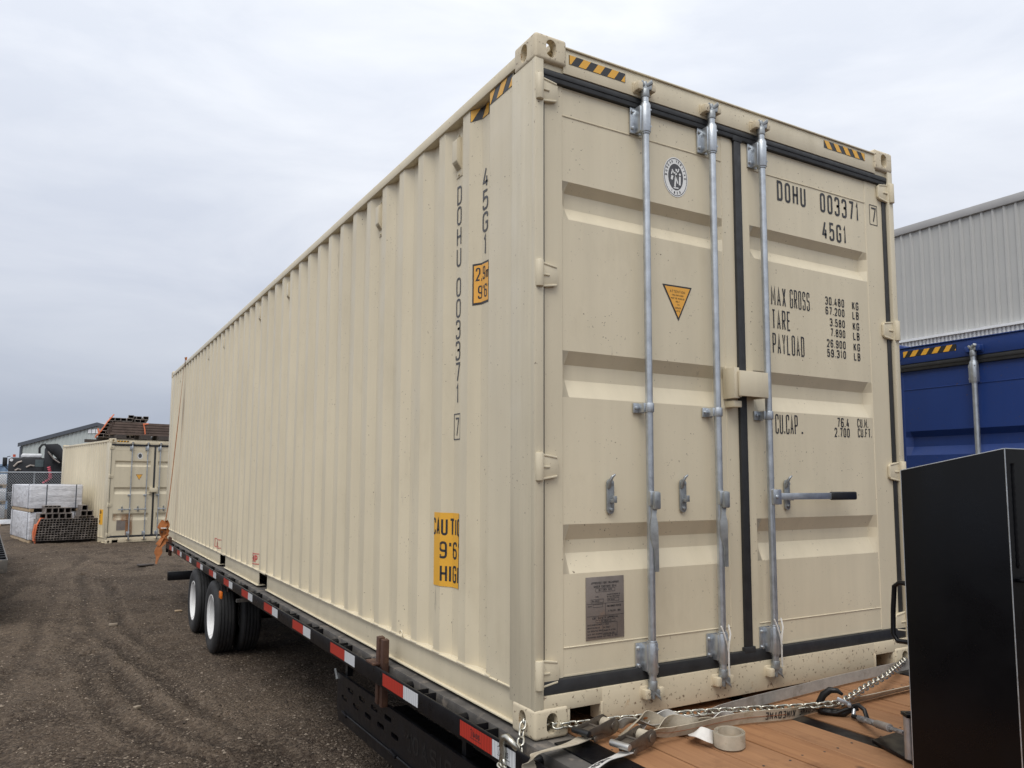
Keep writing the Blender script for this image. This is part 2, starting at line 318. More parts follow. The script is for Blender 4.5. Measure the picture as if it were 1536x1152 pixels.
# ------------------------------------------------------------------ stroke lettering
C_ = {
 '0': [([(0,0,1),(1,0,1),(1,1,1),(0,1,1)],1)], 'O': [([(0,0,1),(1,0,1),(1,1,1),(0,1,1)],1)],
 '1': [([(.15,.8),(.6,1),(.6,0)],0)], '2': [([(0,.76),(0,1,1),(1,1,1),(1,.56),(0,0),(1,0)],0)],
 '3': [([(0,.8),(0,1,1),(1,1,1),(1,.53,1),(.35,.53)],0),([(.35,.53),(1,.53,1),(1,0,1),(0,0,1),(0,.2)],0)],
 '4': [([(.62,1),(0,.24),(1.05,.24)],0),([(.75,.55),(.75,0)],0)], '5': [([(.95,1),(.06,1),(.04,.52),(.3,.62),(1,.62,1),(1,0,1),(0,0,1),(0,.2)],0)],
 '6': [([(1,.8),(1,1,1),(0,1,1),(0,0,1),(1,0,1),(1,.56,1),(0,.56)],0)], '7': [([(0,1),(1,1),(.42,0)],0)],
 '8': [([(0,0,1),(1,0,1),(1,.52,1),(0,.52,1)],1),([(.04,.52,1),(.96,.52,1),(.96,1,1),(.04,1,1)],1)],
 '9': [([(0,.2),(0,0,1),(1,0,1),(1,1,1),(0,1,1),(0,.44,1),(1,.44)],0)],
 'A': [([(0,0),(.5,1),(1,0)],0),([(.16,.28),(.84,.28)],0)], 'B': [([(0,0),(1,0,1),(1,.52,1),(0,.52)],1),([(0,.52),(.95,.52,1),(.95,1,1),(0,1)],1)],
 'C': [([(1,.74),(1,1,1),(0,1,1),(0,0,1),(1,0,1),(1,.26)],0)], 'D': [([(0,0),(1,0,1),(1,1,1),(0,1)],1)],
 'E': [([(1,1),(0,1),(0,0),(1,0)],0),([(0,.52),(.8,.52)],0)], 'F': [([(1,1),(0,1),(0,0)],0),([(0,.52),(.8,.52)],0)],
 'G': [([(1,.76),(1,1,1),(0,1,1),(0,0,1),(1,0,1),(1,.48),(.55,.48)],0)], 'H': [([(0,0),(0,1)],0),([(1,0),(1,1)],0),([(0,.5),(1,.5)],0)],
 'I': [([(.5,0),(.5,1)],0)], 'K': [([(0,0),(0,1)],0),([(1,1),(.05,.42)],0),([(.35,.62),(1,0)],0)], 'L': [([(0,1),(0,0),(1,0)],0)],
 'M': [([(0,0),(0,1),(.5,.3),(1,1),(1,0)],0)], 'N': [([(0,0),(0,1),(1,0),(1,1)],0)], 'P': [([(0,0),(0,1),(1,1,1),(1,.45,1),(0,.45)],0)],
 'R': [([(0,0),(0,1),(1,1,1),(1,.48,1),(0,.48)],0),([(.5,.48),(1,0)],0)], 'S': [([(1,.76),(1,1,1),(0,1,1),(0,.53,1),(1,.53,1),(1,0,1),(0,0,1),(0,.24)],0)],
 'T': [([(0,1),(1,1)],0),([(.5,1),(.5,0)],0)], 'U': [([(0,1),(0,0,1),(1,0,1),(1,1)],0)], 'V': [([(0,1),(.5,0),(1,1)],0)], 'X': [([(0,0),(1,1)],0),([(0,1),(1,0)],0)],
 'Y': [([(0,1),(.5,.45),(1,1)],0),([(.5,.45),(.5,0)],0)], '.': [([(.5,0),(.5,.10)],0)], ',': [([(.55,.1),(.35,-.12)],0)], "'": [([(.5,1),(.5,.76)],0)], '"': [([(.25,1),(.25,.76)],0),([(.75,1),(.75,.76)],0)],
 'm': [([(0,0),(0,.6)],0),([(0,.55),(.5,.62,1),(.5,0)],0),([(.5,.55),(1,.62,1),(1,0)],0)], ':': [([(.5,.1),(.5,.22)],0),([(.5,.6),(.5,.72)],0)], '-': [([(.1,.5),(.9,.5)],0)]}
WID = {'1': .62, 'I': .3, '.': .3, ',': .35, "'": .3, '"': .6, 'M': 1.2, 'm': 1.2, ' ': .7}
def fillet(pts, closed, r):
    o = []; n = len(pts)
    for i, p in enumerate(pts):
        if len(p) > 2 and p[2] and (closed or 0 < i < n-1):
            P = Vector(p[:2]); A = Vector(pts[i-1][:2]); B = Vector(pts[(i+1) % n][:2])
            da, db = (A-P).length, (B-P).length; q = min(r, da*.5, db*.5); a = P+(A-P).normalized()*q; b = P+(B-P).normalized()*q
            for k in range(5):
                t = k/4; o.append(a*(1-t)**2+P*(2*t*(1-t))*.62+(P*(2*t*(1-t))*.38)+b*t*t)
        else: o.append(Vector(p[:2]))
    return o
def strokes(mb, pts, closed, t, f, seg=None):
    if seg:
        q = []; n = len(pts)
        for i in range(n if closed else n-1):
            a, b = pts[i], pts[(i+1) % n]; k = max(1, int((b-a).length/seg)); q += [a.lerp(b, j/k) for j in range(k)]
        if not closed: q.append(pts[-1])
        pts = q
    n = len(pts); Lf = []
    for i in range(n):
        d0 = (pts[i]-pts[i-1]) if (closed or i > 0) else (pts[1]-pts[0])
        d1 = (pts[(i+1) % n]-pts[i]) if (closed or i < n-1) else (pts[-1]-pts[-2])
        d0 = d0.normalized() if d0.length > 1e-9 else d1.normalized(); d1 = d1.normalized() if d1.length > 1e-9 else d0
        n0, n1 = Vector((-d0.y, d0.x)), Vector((-d1.y, d1.x)); m = (n0+n1)
        m = m.normalized() if m.length > 1e-6 else n0
        k = min(2.2, 1/max(.3, m.dot(n0))); Lf.append(m*(t/2*k))
    vs = [f(*(p+o)) for p, o in zip(pts, Lf)]+[f(*(p-o)) for p, o in zip(pts, Lf)]
    mb.add(vs, [(i, (i+1) % n, n+(i+1) % n, n+i) for i in range(n if closed else n-1)])
def text(mb, s, f, u=0, v=0, h=.1, w=None, gap=None, t=None, seg=None, align='l', mono=False):
    """strokes of s from (u,v) baseline in a 2D plane mapped by f"""
    w = w or h*.45; gap = gap if gap is not None else w*.42; t = t or h*.13
    tot = sum((1 if mono else WID.get(c, 1))*w+gap for c in s)-gap
    if align == 'r': u -= tot
    if align == 'c': u -= tot/2
    for c in s:
        cw = (1 if mono else WID.get(c, 1))*w
        for pts, cl in C_.get(c, []):
            iw, ih = cw-t, h-t
            P = [(u+t/2+p[0]*iw, v+t/2+p[1]*ih)+tuple(p[2:]) for p in pts]
            strokes(mb, fillet(P, cl, iw*.5), cl, t, f, seg)
        u += cw+gap
    return tot

# ------------------------------------------------------------------ ground
G0 = -.93
def sst(t): t = max(0, min(1, t)); return t*t*(3-2*t)
TRK = [([(.35, 1.5), (-.42, 4.2), (-.72, 5.88), (-.97, 7.32), (-1.12, 9.39), (-1.22, 11.2), (-1.1, 15)], .12, .036), ([(-.62, 7.2), (-.72, 8.46), (-.78, 9.53), (-.84, 11.1), (-.7, 14)], .10, .036),
       ([(-.3, 2.6), (-.95, 4.0), (-1.12, 4.67), (-1.21, 5.46), (-1.5, 8)], .13, .034), ([(-.1, 2.4), (-.62, 4.03), (-.78, 4.57), (-.93, 5.1), (-1.06, 6.0), (-1.3, 7.5)], .14, .036),
       ([(-2.55, 6), (-2.6, 8.3), (-2.75, 9.2), (-2.9, 10.6), (-2.9, 14)], .22, .034), ([(-3.6, 3), (-3.2, 7), (-2.5, 11), (-1.9, 16)], .15, .022), ([(-1.9, 3), (-2.0, 6), (-1.75, 9), (-1.6, 14), (-.9, 19)], .13, .02)]
def trackdepth(x, y):
    d = 0
    for pts, w, a in TRK:
        for (x0, y0), (x1, y1) in zip(pts, pts[1:]):
            if y0 <= y < y1:
                t = (y-y0)/(y1-y0); xc = x0+(x1-x0)*t+.05*math.sin(y*1.3+x0)+.06*noise.noise((y*1.7, x0, 8)); q = abs(x-xc)/w
                if q < 2: d += a*(math.exp(-q*q*2.2)-.45*math.exp(-(q-1.25)**2*9))*(.62+.7*noise.noise((x*1.5, y*.9, 3)))
    return d
def gz(x, y):
    z = G0+.155*sst((y-9)/11)
    if -60 < x < 30 and -20 < y < 60:
        z += .035*noise.noise((x*.35, y*.35, 0))+.030*noise.noise((x*1.3, y*1.1, 5))+.020*noise.noise((x*4.1, y*3.1, 9))+.012*noise.noise((x*9, y*7, 2))
        if -7 < x < 2 and 0 < y < 22: z -= 1.5*trackdepth(x, y)
    return z
def axis(a, b, fine, c, d, lim):
    v = []; x = a
    while x < b: v.append(x); x += fine
    lo = [a-(c*(1.35**i-1)) for i in range(1, 30)]; hi = [v[-1]+(d*(1.35**i-1)) for i in range(1, 30)]
    return sorted([q for q in lo if q > -lim])+v+[q for q in hi if q < lim]
xs = axis(-7, 3.2, .055, .3, .3, 900); ys = axis(-1.0, 24, .075, .3, .3, 900)
g = MB(); g.grid([[(x, y, gz(x, y)) for x in xs] for y in ys]); go = g.build('ground', 'gravel', bevel=-1, smooth=60); go['kind'] = 'structure'
ra = go.data.attributes.new('rut', 'FLOAT', 'POINT'); ra.data.foreach_set('value', [trackdepth(v.co.x, v.co.y)/.03 if -7 < v.co.x < 2 and 0 < v.co.y < 22 else 0.0 for v in go.data.vertices])
go['label'] = 'dark brown gravel and dirt yard with faint wheel ruts'
pb = MB(); rnd = random.Random(3)
oct_f = [(0, 2, 4), (2, 1, 4), (1, 3, 4), (3, 0, 4), (2, 0, 5), (1, 2, 5), (3, 1, 5), (0, 3, 5)]
def pebble(x, y, r):
    z = gz(x, y)+r*.18; a = rnd.random()*6.28; ca, sa = math.cos(a), math.sin(a); rx, ry, rz = r*rnd.uniform(.7, 1.3), r*rnd.uniform(.6, 1.1), r*rnd.uniform(.4, .75)
    P = [(rx, 0, 0), (-rx, rnd.uniform(-.3, .3)*r, 0), (0, ry, 0), (rnd.uniform(-.3, .3)*r, -ry, 0), (rnd.uniform(-.3, .3)*r, 0, rz), (0, 0, -rz)]
    pb.add([(x+ca*p[0]-sa*p[1], y+sa*p[0]+ca*p[1], z+p[2]) for p in P], oct_f)
cnt = 0
while cnt < 80000:
    y = 1.2+22*rnd.random()**1.7; x = rnd.uniform(-2.2-.35*y*.9-1.0, min(1.2, .9)); x = max(x, -6.8)
    if noise.noise((x*.8, y*.6, 2))+.55*noise.noise((x*2.5, y*2.5, 7)) < rnd.uniform(-.9, .75): continue
    pebble(x, y, min(.035, rnd.lognormvariate(-5.08, .40))); cnt += 1
for _ in range(40):
    y = 2+18*rnd.random(); pebble(rnd.uniform(-2-.3*y, .5), y, rnd.uniform(.015, .03))
po = pb.build('gravel_stones', 'pebble', bevel=-1, smooth=0); tag(po, 'loose small stones scattered over the dirt yard', 'gravel', kind='stuff')

# ------------------------------------------------------------------ shipping containers
WD, HT = 2.438, 2.896
YD = .03                                             # door skin plane
def D(x, z, y=YD):
    """a measurement taken on the y = 0 plane, carried to the plane y"""
    k = (y-CAM.y)/(-CAM.y); return CAM.x+(x-CAM.x)*k, CAM.z+(z-CAM.z)*k
def make_casting():
    b = MB().box(0, .162, 0, .178, 0, .118); me = b.mesh('corner_casting', 'sill_paint', bevel=.015, seg=4, smooth=40)
    cut = [MB().box(.028, .134, .028, .150, .028, .090)]
    fr = stadium(.051, .079); c = MB(); c.prism(fr, lambda u, v: (.081+u, -.05, .059+v), lambda u, v: (.081+u, .228, .059+v)); cut.append(c)
    c = MB(); c.prism(fr, lambda u, v: (-.05, .092+u, .059+v), lambda u, v: (.1, .092+u, .059+v)); cut.append(c)
    c = MB(); c.prism(stadium(.063, .11), lambda u, v: (.081+u, .089+v, -.05), lambda u, v: (.081+u, .089+v, .168)); cut.append(c)
    r = boolean(me, cut)
    r.polygons.foreach_set('use_smooth', [True]*len(r.polygons)); r.set_sharp_from_angle(angle=math.radians(35)); return r
CASTING = make_casting()
def profile(L):
    """(y, x) corrugation of a side wall, x measured inwards"""
    p = [(.200, .012), (.417, .012)]; y = .417
    while y+.278 < L-.25:
        p += [(y+.068, .048), (y+.138, .048), (y+.206, .012)]; y += .206
        if y+.072+.2 > L-.2: break
        p.append((y+.072, .012)); y += .072
    p.append((L-.200, .012)); return p
def prof_x(p, y):
    for (a, xa), (b, xb) in zip(p, p[1:]):
        if a <= y <= b: return xa+(xb-xa)*(y-a)/(b-a)
    return .012
SIDE_HOLES = ((4.60, 4.93), (6.63, 6.97))
ROD_X = [D(.595, 0, -.02)[0], D(1.009, 0, -.02)[0], D(1.352, 0, -.02)[0]]
HINGE_Z = (2.655, 1.855, 1.062, .248)
CH = [(2.284, 2.244, 2.178, 2.118), (1.550, 1.495, 1.430, 1.354), (.827, .762, .707, .626)]
KEEP = ['sill_paint']
def lock_rod(door, x, open_handle, left=False):
    """galvanised locking bar with sleeves, cams and handle: the bar and its pieces hang on the door"""
    y = -.018
    b = MB(); b.cyl((x, y, .13), (x, y, 2.78), .0165, 16); b.build('locking_bar', 'galv', door)
    for z0, z1 in ((2.575, 2.705), (.198, .322)):       # long sleeves on a bolted plate
        b = MB(); b.cyl((x, y, z0), (x, y, z1), .0245, 18); b.cyl((x, y, z0-.008), (x, y, z0+.004), .0205, 16); b.cyl((x, y, z1-.004), (x, y, z1+.008), .0215, 16)
        b.box(x-.056, x+.008, YD-.010, YD-.001, z0+.004, z1-.004); b.box(x-.03, x-.012, y, YD-.002, z0+.006, z1-.006)
        for zz in (z0+.026, z1-.026):
            b.cyl((x-.046, YD-.02, zz), (x-.046, YD-.006, zz), .0085, 6); b.cyl((x+.0145, y-.0215, zz), (x+.0155, y-.0165, zz), .005, 8)
        b.build('bar_bracket', 'galv', door, bevel=.0015)
    b = MB(); z = 1.325; b.cyl((x, y, z-.02), (x, y, z+.02), .022, 16); b.box(x-.055, x+.005, YD-.009, YD-.001, z-.022, z+.022); b.box(x-.03, x-.012, y, YD-.002, z-.02, z+.02); b.cyl((x-.042, YD-.018, z), (x-.042, YD-.005, z), .008, 6)
    b.build('bar_bracket', 'galv', door, bevel=.0015)
    for z, s in ((2.79, 1), (.115, -1)):                # cams
        b = MB(); b.cyl((x, y, z-s*.05), (x, y, z-s*.012), .02, 14); b.obox((x+.004, y-.002, z-s*.006), (1, -.35, .25*s), (.35, 1, 0), (0, 0, 1), .026, .010, .013)
        b.obox((x+.016, y-.012, z+s*.012), (.6, -.5, .6*s), (.5, .6, 0), (-.4, 0, 1), .018, .010, .009); b.obox((x-.016, y, z+s*.010), (-.7, -.2, .7*s), (0, 1, 0), (.5, 0, .6), .015, .011, .008)
        b.cyl((x, y, z-s*.02), (x, y, z+s*.026), .011, 10)
        b.build('bar_cam', 'galv_dull', door, bevel=.003)
        b = MB()                                      # keeper welded to the frame
        b.box(x-.048, x-.02, -.032, .014, z-.022, z+.018); b.box(x+.024, x+.052, -.036, .014, z-.018, z+.022); b.box(x-.05, x+.055, .000, .0125, z-.026, z+.026)
        b.build('cam_keeper', KEEP[0], door, bevel=.006)
    b = MB(); b.box(x-.024, x+.024, y-.030, y-.012, .900, .962) if not open_handle else b.box(x-.012, x+.044, y-.028, y-.010, .895, .968)
    b.cyl((x+.01, y-.036, .932), (x+.01, y-.02, .932), .010, 8); b.build('handle_hub', 'galv', door, bevel=.005)
    if left:                                          # closed handle, lying to the left
        b = MB(); b.box(x-.30, x-.02, y-.027, y-.017, .918, .950); b.build('handle', 'galv', door, bevel=.002); hx = x-.185
    elif open_handle:                                 # closed handle, lying to the right
        b = MB(); b.box(x+.035, x+.43, y-.027, y-.017, .918, .950); b.build('handle', 'galv', door, bevel=.002)
        b = MB(); b.box(x+.41, x+.605, y-.034, y-.010, .913, .955); b.build('handle_grip', 'grip', door, bevel=.008, seg=3)
        hx = x+.162
    else:                                             # handle hanging down along the bar
        b = MB(); P = [(x+.002, y-.026, .905), (x-.004, y-.028, .86), (x-.006, y-.030, .82), (x-.002, y-.028, .76), (x+.010, y-.026, .71), (x+.014, y-.025, .62)]
        ws = [.016, .011, .024, .020, .011, .009]; rows = []
        for k, (p, w) in enumerate(zip(P, ws)):
            tw = (.2, .7, 1.1, .8, .2, .0)[k]; d = Vector((math.cos(tw), -math.sin(tw)*.6, 0)); rows.append([Vector(p)-d*w, Vector(p)+d*w])
        b.grid(rows); b.grid([[q+Vector((0, .007, 0)) for q in r] for r in rows])
        for e in (0, 1): b.grid([[r[e], r[e]+Vector((0, .007, 0))] for r in rows])
        b.build('handle', 'galv_dull', door, smooth=30); hx = x-.185
        b = MB(); b.box(x-.016, x+.02, y-.048, y-.028, .885, .960); b.build('handle_clip', 'galv_dull', door, bevel=.007)
    b = MB(); o = stadium(.038, .150); b.prism(o, lambda u, v: (hx+u, YD-.002, .940+v), lambda u, v: (hx+u, YD-.010, .940+v))
    b.cyl((hx, YD-.022, .995), (hx, YD-.008, .995), .010, 10); b.cyl((hx, YD-.018, .885), (hx, YD-.008, .885), .008, 8)
    b.tube([(hx-.010, YD-.012, .975), (hx-.014, YD-.024, 1.005), (hx-.007, YD-.032, 1.024), (hx+.006, YD-.035, 1.034)], [.008, .008, .007, .004], 8)
    b.box(hx-.006, hx+.014, YD-.030, YD-.006, .913, .928); b.box(hx-.004, hx+.014, YD-.036, YD-.028, .913, .942)
    b.build('handle_catch', 'galv_dull', door, bevel=.0015)
def make_door(root, x0, x1, pl, pr, pm, name='door', label=None):
    b = MB(); dp = .036; zz = [(.218, 0), (.330, 0)]
    for t in reversed(CH): zz += [(t[3], 0), (t[2], 1), (t[1], 1), (t[0], 0)]
    zz += [(2.575, 0), (2.700, 0)]
    xx = [(x0, 0, 0), (pl, 0, 0), (pl+.003, 1, 0), (pl+.035, 1, 1), (pr-.035, 1, 1), (pr-.003, 1, 0), (pr, 0, 0), (x1, 0, 0)]
    b.grid([[(x, YD+(.003 if a else 0)+(dp if (r and c) else 0), z) for x, a, c in xx] for z, r in zz])
    d = b.build(name, pm, root, smooth=20)
    b = MB(); b.box(x0, x1, YD+.05, YD+.075, .222, 2.696); b.box(x0, x0+.008, YD+.0015, YD+.05, .222, 2.696); b.box(x1-.008, x1, YD+.0015, YD+.05, .222, 2.696); b.box(x0+.008, x1-.008, YD+.0015, YD+.05, .2195, .226); b.box(x0+.008, x1-.008, YD+.0015, YD+.05, 2.692, 2.6985)
    b.build('door_frame', pm, d)
    for z in (2.573, .333): MB().cyl((pl+.004, YD+.0025, z), (pr-.004, YD+.0025, z), .0032, 6).build('weld_seam', pm, d)
    return d
def hinge(d, side, z, pm):
    """side -1: left edge of the opening, +1: right edge"""
    sx = (lambda x: x) if side < 0 else (lambda x: WD-x)
    b = MB(); kx = .024
    b.cyl((sx(kx), .004, z-.056), (sx(kx), .004, z+.056), .0185, 16)
    b.prism([(.022, -.054), (.022, .054), (.075, .050), (.116, .040), (.124, .030), (.124, -.030), (.116, -.040), (.075, -.050)], lambda u, v: (sx(u), YD-.016, z+v), lambda u, v: (sx(u), YD-.001, z+v))
    for v in (-.040, .040): b.obox((sx(.072), YD-.0155, z+v*1.12), (1, 0, (-.16 if v > 0 else .16)*(-side)), (0, 1, 0), (0, 0, 1), .046, .004, .0045)
    b.obox((sx(.062), YD-.018, z), (1, 0, 0), (0, 1, 0), (0, 0, 1), .018, .004, .004)
    b.build('hinge', pm, d, bevel=.003)
def hazard(name, f, u0, u1, v0, v1, parent, slant=.045, pitch=.078, seg=None, flip=False):
    """black and yellow striped strip on a surface given by f(u, v)"""
    n = 24 if seg else 1
    b = MB(); b.grid([[f(u0+(u1-u0)*i/n, v) for i in range(n+1)] for v in (v0, v1)]); o = b.build(name, 'decal_black', parent, smooth=0)
    b = MB(); u = u0-slant
    while u < u1:
        P = [(u, v0), (u+pitch*.5, v0), (u+pitch*.5+slant, v1), (u+slant, v1)]
        q = [((p if not flip else u1+u0-p), v) for p, v in P]
        cl = []                                       # clip to the strip
        for a, bb in zip(P, P[1:]+P[:1]):
            pass
        lo, hi = u0+.003, u1-.003; pts = []
        def inter(p, r, c): t = (c-p[0])/(r[0]-p[0]); return (c, p[1]+(r[1]-p[1])*t)
        poly = P
        for c, keep in ((lo, lambda p: p[0] >= lo), (hi, lambda p: p[0] <= hi)):
            res = []
            for a, r in zip(poly, poly[1:]+poly[:1]):
                if keep(a): res.append(a)
                if keep(a) != keep(r): res.append(inter(a, r, c))
            poly = res
            if not poly: break
        if poly and len(poly) > 2:
            e = (v1-v0)*.02; P3 = [f((p[0] if not flip else u0+u1-p[0]), max(v0+e, min(v1-e, p[1])), 1) for p in poly]
            b.add(P3, [tuple(range(len(P3)))])
        u += pitch
    b.build('hazard_stripes', 'decal_yellow', parent, smooth=0)
    return o
def make_container(name, label, loc, rz, pm, pp, sill, L=12.192, detail=2, group=None, castpaint=None, left=False, rods=None, hz=((.172, .480), (1.838, 2.185))):
    root = thing(name, label, 'shipping container', loc, rz, group)
    cast = CASTING; KEEP[0] = castpaint or 'sill_paint'; rods = rods or ROD_X
    if castpaint: cast = CASTING.copy(); cast.materials.clear(); cast.materials.append(M[castpaint])
    for x, sx in ((0, 1), (WD, -1)):
        for y, sy in ((0, 1), (L, -1)):
            for z, sz in ((0, 1), (HT, -1)):
                o = link('corner_casting', cast, root, (x, y, z)); o.scale = (sx, sy, sz)
    P = profile(L)
    for sd in (-1, 1):
        X = (lambda x: x) if sd < 0 else (lambda x: WD-x)
        b = MB(); b.grid([[(X(x), y, z) for y, x in P] for z in (.155, 2.815)]); sp = b.build('side_panel', pm, root, smooth=20)
        if sd < 0: root_side = sp
        b = MB(); b.box(*sorted((X(.002), X(.055))), .170, L-.170, 2.808, 2.862); b.build('top_rail', pm, root, bevel=.004)
        b = MB(); ed = [.170]+([e for h in SIDE_HOLES for e in h] if L > 8 else [])+[L-.170]
        for a, c in zip(ed[0::2], ed[1::2]): b.box(*sorted((X(.030), X(.038))), a, c, .022, .157); b.box(*sorted((X(.014), X(.09))), a, c, .014, .0222); b.box(*sorted((X(.007), X(.09))), a, c, .1565, .164)
        if L > 8:
            b.box(*sorted((X(.0075), X(.09))), ed[1]-.002, ed[2]+.002, .1495, .1635); b.box(*sorted((X(.0075), X(.09))), ed[3]-.002, ed[4]+.002, .1495, .1635)
        b.build('bottom_rail', pm, root, bevel=.002)
        # posts at the door end and the closed end
        b = MB(); b.box(*sorted((X(.004), X(.014))), .030, .203, .112, 2.785); b.box(*sorted((X(.003), X(.046))), .004, .034, .112, 2.785); b.box(*sorted((X(.036), X(.046))), .030, .16, .112, 2.785); b.box(*sorted((X(.0035), X(.022))), .11, .125, .112, 2.785)
        b.build('corner_post', pp, root, bevel=.004)
        b = MB(); b.box(*sorted((X(.004), X(.12))), L-.203, L-.004, .112, 2.785); b.build('corner_post', pp, root, bevel=.004)
    b = MB(); rows = []; n = int((L-.4)/.209)
    yy = [.16]+[.2+i*.209+k for i in range(n) for k in (0, .09, .105, .195)]+[L-.16]
    zz = [2.845]+[2.845+(.0 if k in (0, 3) else .02) for i in range(n) for k in range(4)]+[2.845]
    b.grid([[(x, y, z) for y, z in zip(yy, zz)] for x in (.05, WD-.05)]); b.build('roof', pm, root, smooth=20)
    b = MB(); b.grid([[(x, L-.05-(.03 if i % 4 in (1, 2) else 0), z) for i, x in enumerate([.12+j*.0733 for j in range(31)])] for z in (.15, 2.82)]); b.build('end_wall', pm, root, smooth=20)
    b = MB(); b.box(.05, WD-.05, .17, L-.1, .12, .15); b.build('floor', 'dark_inside', root)
    b = MB(); b.box(.150, WD-.150, .010, .10, 2.752, 2.862); b.box(.155, WD-.155, .002, .06, 2.8625, 2.870); b.box(.045, .16, .020, .10, 2.752, 2.780); b.box(WD-.16, WD-.045, .020, .10, 2.752, 2.780); b.build('door_header', pm, root, bevel=.002)
    b = MB(); b.box(.330, 2.105, .006, .09, .028, .163); b.box(.045, .3305, .0065, .09, .100, .1625); b.box(2.1045, WD-.045, .0065, .09, .100, .1625); b.box(.160, .172, .008, .09, .030, .1005); b.box(WD-.172, WD-.160, .008, .09, .030, .1005)
    b.box(.322, .333, .003, .02, .026, .108); b.box(2.102, 2.113, .003, .02, .026, .108)
    b.build('door_sill', sill, root, bevel=.002)
    gk = MB(); gk.box(.046, WD-.046, .014, .09, 2.701, 2.751); gk.box(.046, WD-.046, .010, .024, 2.722, 2.745); gk.box(.046, WD-.046, .0125, .09, .164, .217)
    gk.box(.048, .0615, .022, .09, .217, 2.701); gk.box(WD-.079, WD-.048, .022, .09, .217, 2.701); gk.box(1.1735, 1.2205, .016, .09, .217, 2.701); gk.box(1.165, 1.23, .0135, .03, 2.69, 2.72); gk.box(1.160, 1.234, .012, .03, .205, .235)
    gk.build('door_gasket', 'gasket', root, bevel=.003)
    pl1, pr1, pl2, pr2 = .154, 1.098, 1.281, 2.213
    dl = make_door(root, .062, 1.173, pl1, pr1, pm); dr = make_door(root, 1.221, WD-.079, pl2, pr2, pm)
    for z in HINGE_Z: hinge(dl, -1, z, pm); hinge(dr, 1, z, pm)
    lock_rod(dl, rods[0], False, left); lock_rod(dl, rods[1], False, left); lock_rod(dr, rods[2], True)
    b = MB(); b.box(1.095, 1.285, -.060, -.048, 1.405, 1.525); b.box(1.105, 1.285, -.050, .028, 1.515, 1.5255); b.box(1.105, 1.117, -.050, YD-.001, 1.400, 1.520); b.box(1.277, 1.2885, -.050, .028, 1.404, 1.517); b.box(1.075, 1.107, -.045, YD-.001, 1.395, 1.540)
    b.box(1.085, 1.135, -.03, YD-.001, 1.355, 1.385)
    b.tube([(1.29, .0, 1.45), (1.305, -.02, 1.45), (1.305, -.03, 1.475)], .005, 8)
    b.build('lock_box', pm, dl, bevel=.004)
    # striped height warning on the header
    fh = lambda u, v, k=0: (u, .010-.0015-.001*k, v)
    hazard('warning_strip', fh, *[D(x, 0, .008)[0] for x in hz[0]], 2.800, 2.842, root, slant=.028, pitch=.078)
    hazard('warning_strip', fh, *[D(x, 0, .008)[0] for x in hz[1]], 2.806, 2.848, root, slant=-.028, pitch=.078)
    # round certification sticker and triangle
    if detail == 0: return root, root_side, dl, dr, P
    fd = lambda u, v, k=0: (u, YD+.003-.0015-.0006*k, v)
    cx, cz = D(.772, 2.415); ax, az = .076, .096
    def oval(mb, rx, rz, k, r2=None):
        n = 40
        if r2 is None: mb.add([fd(cx+rx*math.cos(2*PI*i/n), cz+rz*math.sin(2*PI*i/n), k) for i in range(n)], [tuple(range(n))])
        else: mb.add([fd(cx+(rx-q)*math.cos(2*PI*i/n), cz+(rz-q)*math.sin(2*PI*i/n), k) for q in (0, r2) for i in range(n)], [(i, (i+1) % n, n+(i+1) % n, n+i) for i in range(n)])
    b = MB(); oval(b, ax, az, 0); st = b.build('oval_sticker', 'decal_white', dl, smooth=0)
    b = MB(); oval(b, ax-.005, az-.005, 1, .003); oval(b, .046, .064, 1)
    if detail > 1:
        def ring(s, a0, a1, r_in=True):
            for i, ch in enumerate(s):
                a = a0+(a1-a0)*i/(len(s)-1); px_, pz_ = cx+(.0585)*math.cos(a), cz+.0775*math.sin(a); rot = a-PI/2 if r_in else a+PI/2
                f = lambda u, v: fd(px_+u*math.cos(rot)-v*math.sin(rot), pz_+u*math.sin(rot)+v*math.cos(rot), 1)
                text(b, ch, f, 0, -.006, .013, .008, t=.0026, align='c')
        ring('BUREAU VERITAS', math.radians(178), math.radians(2)); ring('1828', math.radians(244), math.radians(296), False)
    b.build('sticker_print', 'print_grey', dl, smooth=0)
    if detail > 1:                                    # pale standing figure with ornaments in the oval
        b = MB(); V2 = lambda *p: [Vector(q) for q in p]; ff = lambda u, v: fd(cx+u, cz+v, 2)
        strokes(b, V2((-.006, -.048), (-.002, -.012), (.002, .012), (.004, .026)), False, .009, ff); strokes(b, V2((.012, -.030), (.004, -.008), (.002, .010)), False, .007, ff)
        strokes(b, V2((-.022, .034), (-.010, .018), (.002, .022), (.016, .030), (.020, .044)), False, .006, ff); strokes(b, V2((.004, .030), (.004, .040)), False, .010, ff)
        strokes(b, V2((-.026, -.016), (-.020, .004)), False, .012, ff); strokes(b, V2((.024, -.036), (.026, .006)), False, .011, ff); strokes(b, V2((-.014, -.054), (.016, -.052)), False, .006, ff); strokes(b, V2((.022, .012), (.030, .020)), False, .010, ff); strokes(b, V2((-.027, .010), (-.020, .028)), False, .006, ff)
        b.build('sticker_emblem', 'decal_white', dl, smooth=0)
    A, B_, Cc = D(.682, 1.898), D(.860, 1.900), D(.775, 1.735)
    tri = lambda s, k: [fd(*(Vector(p)*s+Vector(((A[0]+B_[0]+Cc[0])/3, (A[1]+B_[1]+Cc[1])/3))*(1-s)), k) for p in (A, B_, Cc)]
    b = MB(); b.add(tri(1, 0), [(0, 1, 2)]); b.build('triangle_sticker', 'decal_black', dl, smooth=0)
    b = MB(); b.add(tri(.86, 1), [(0, 1, 2)]); b.build('triangle_face', 'decal_orange', dl, smooth=0)
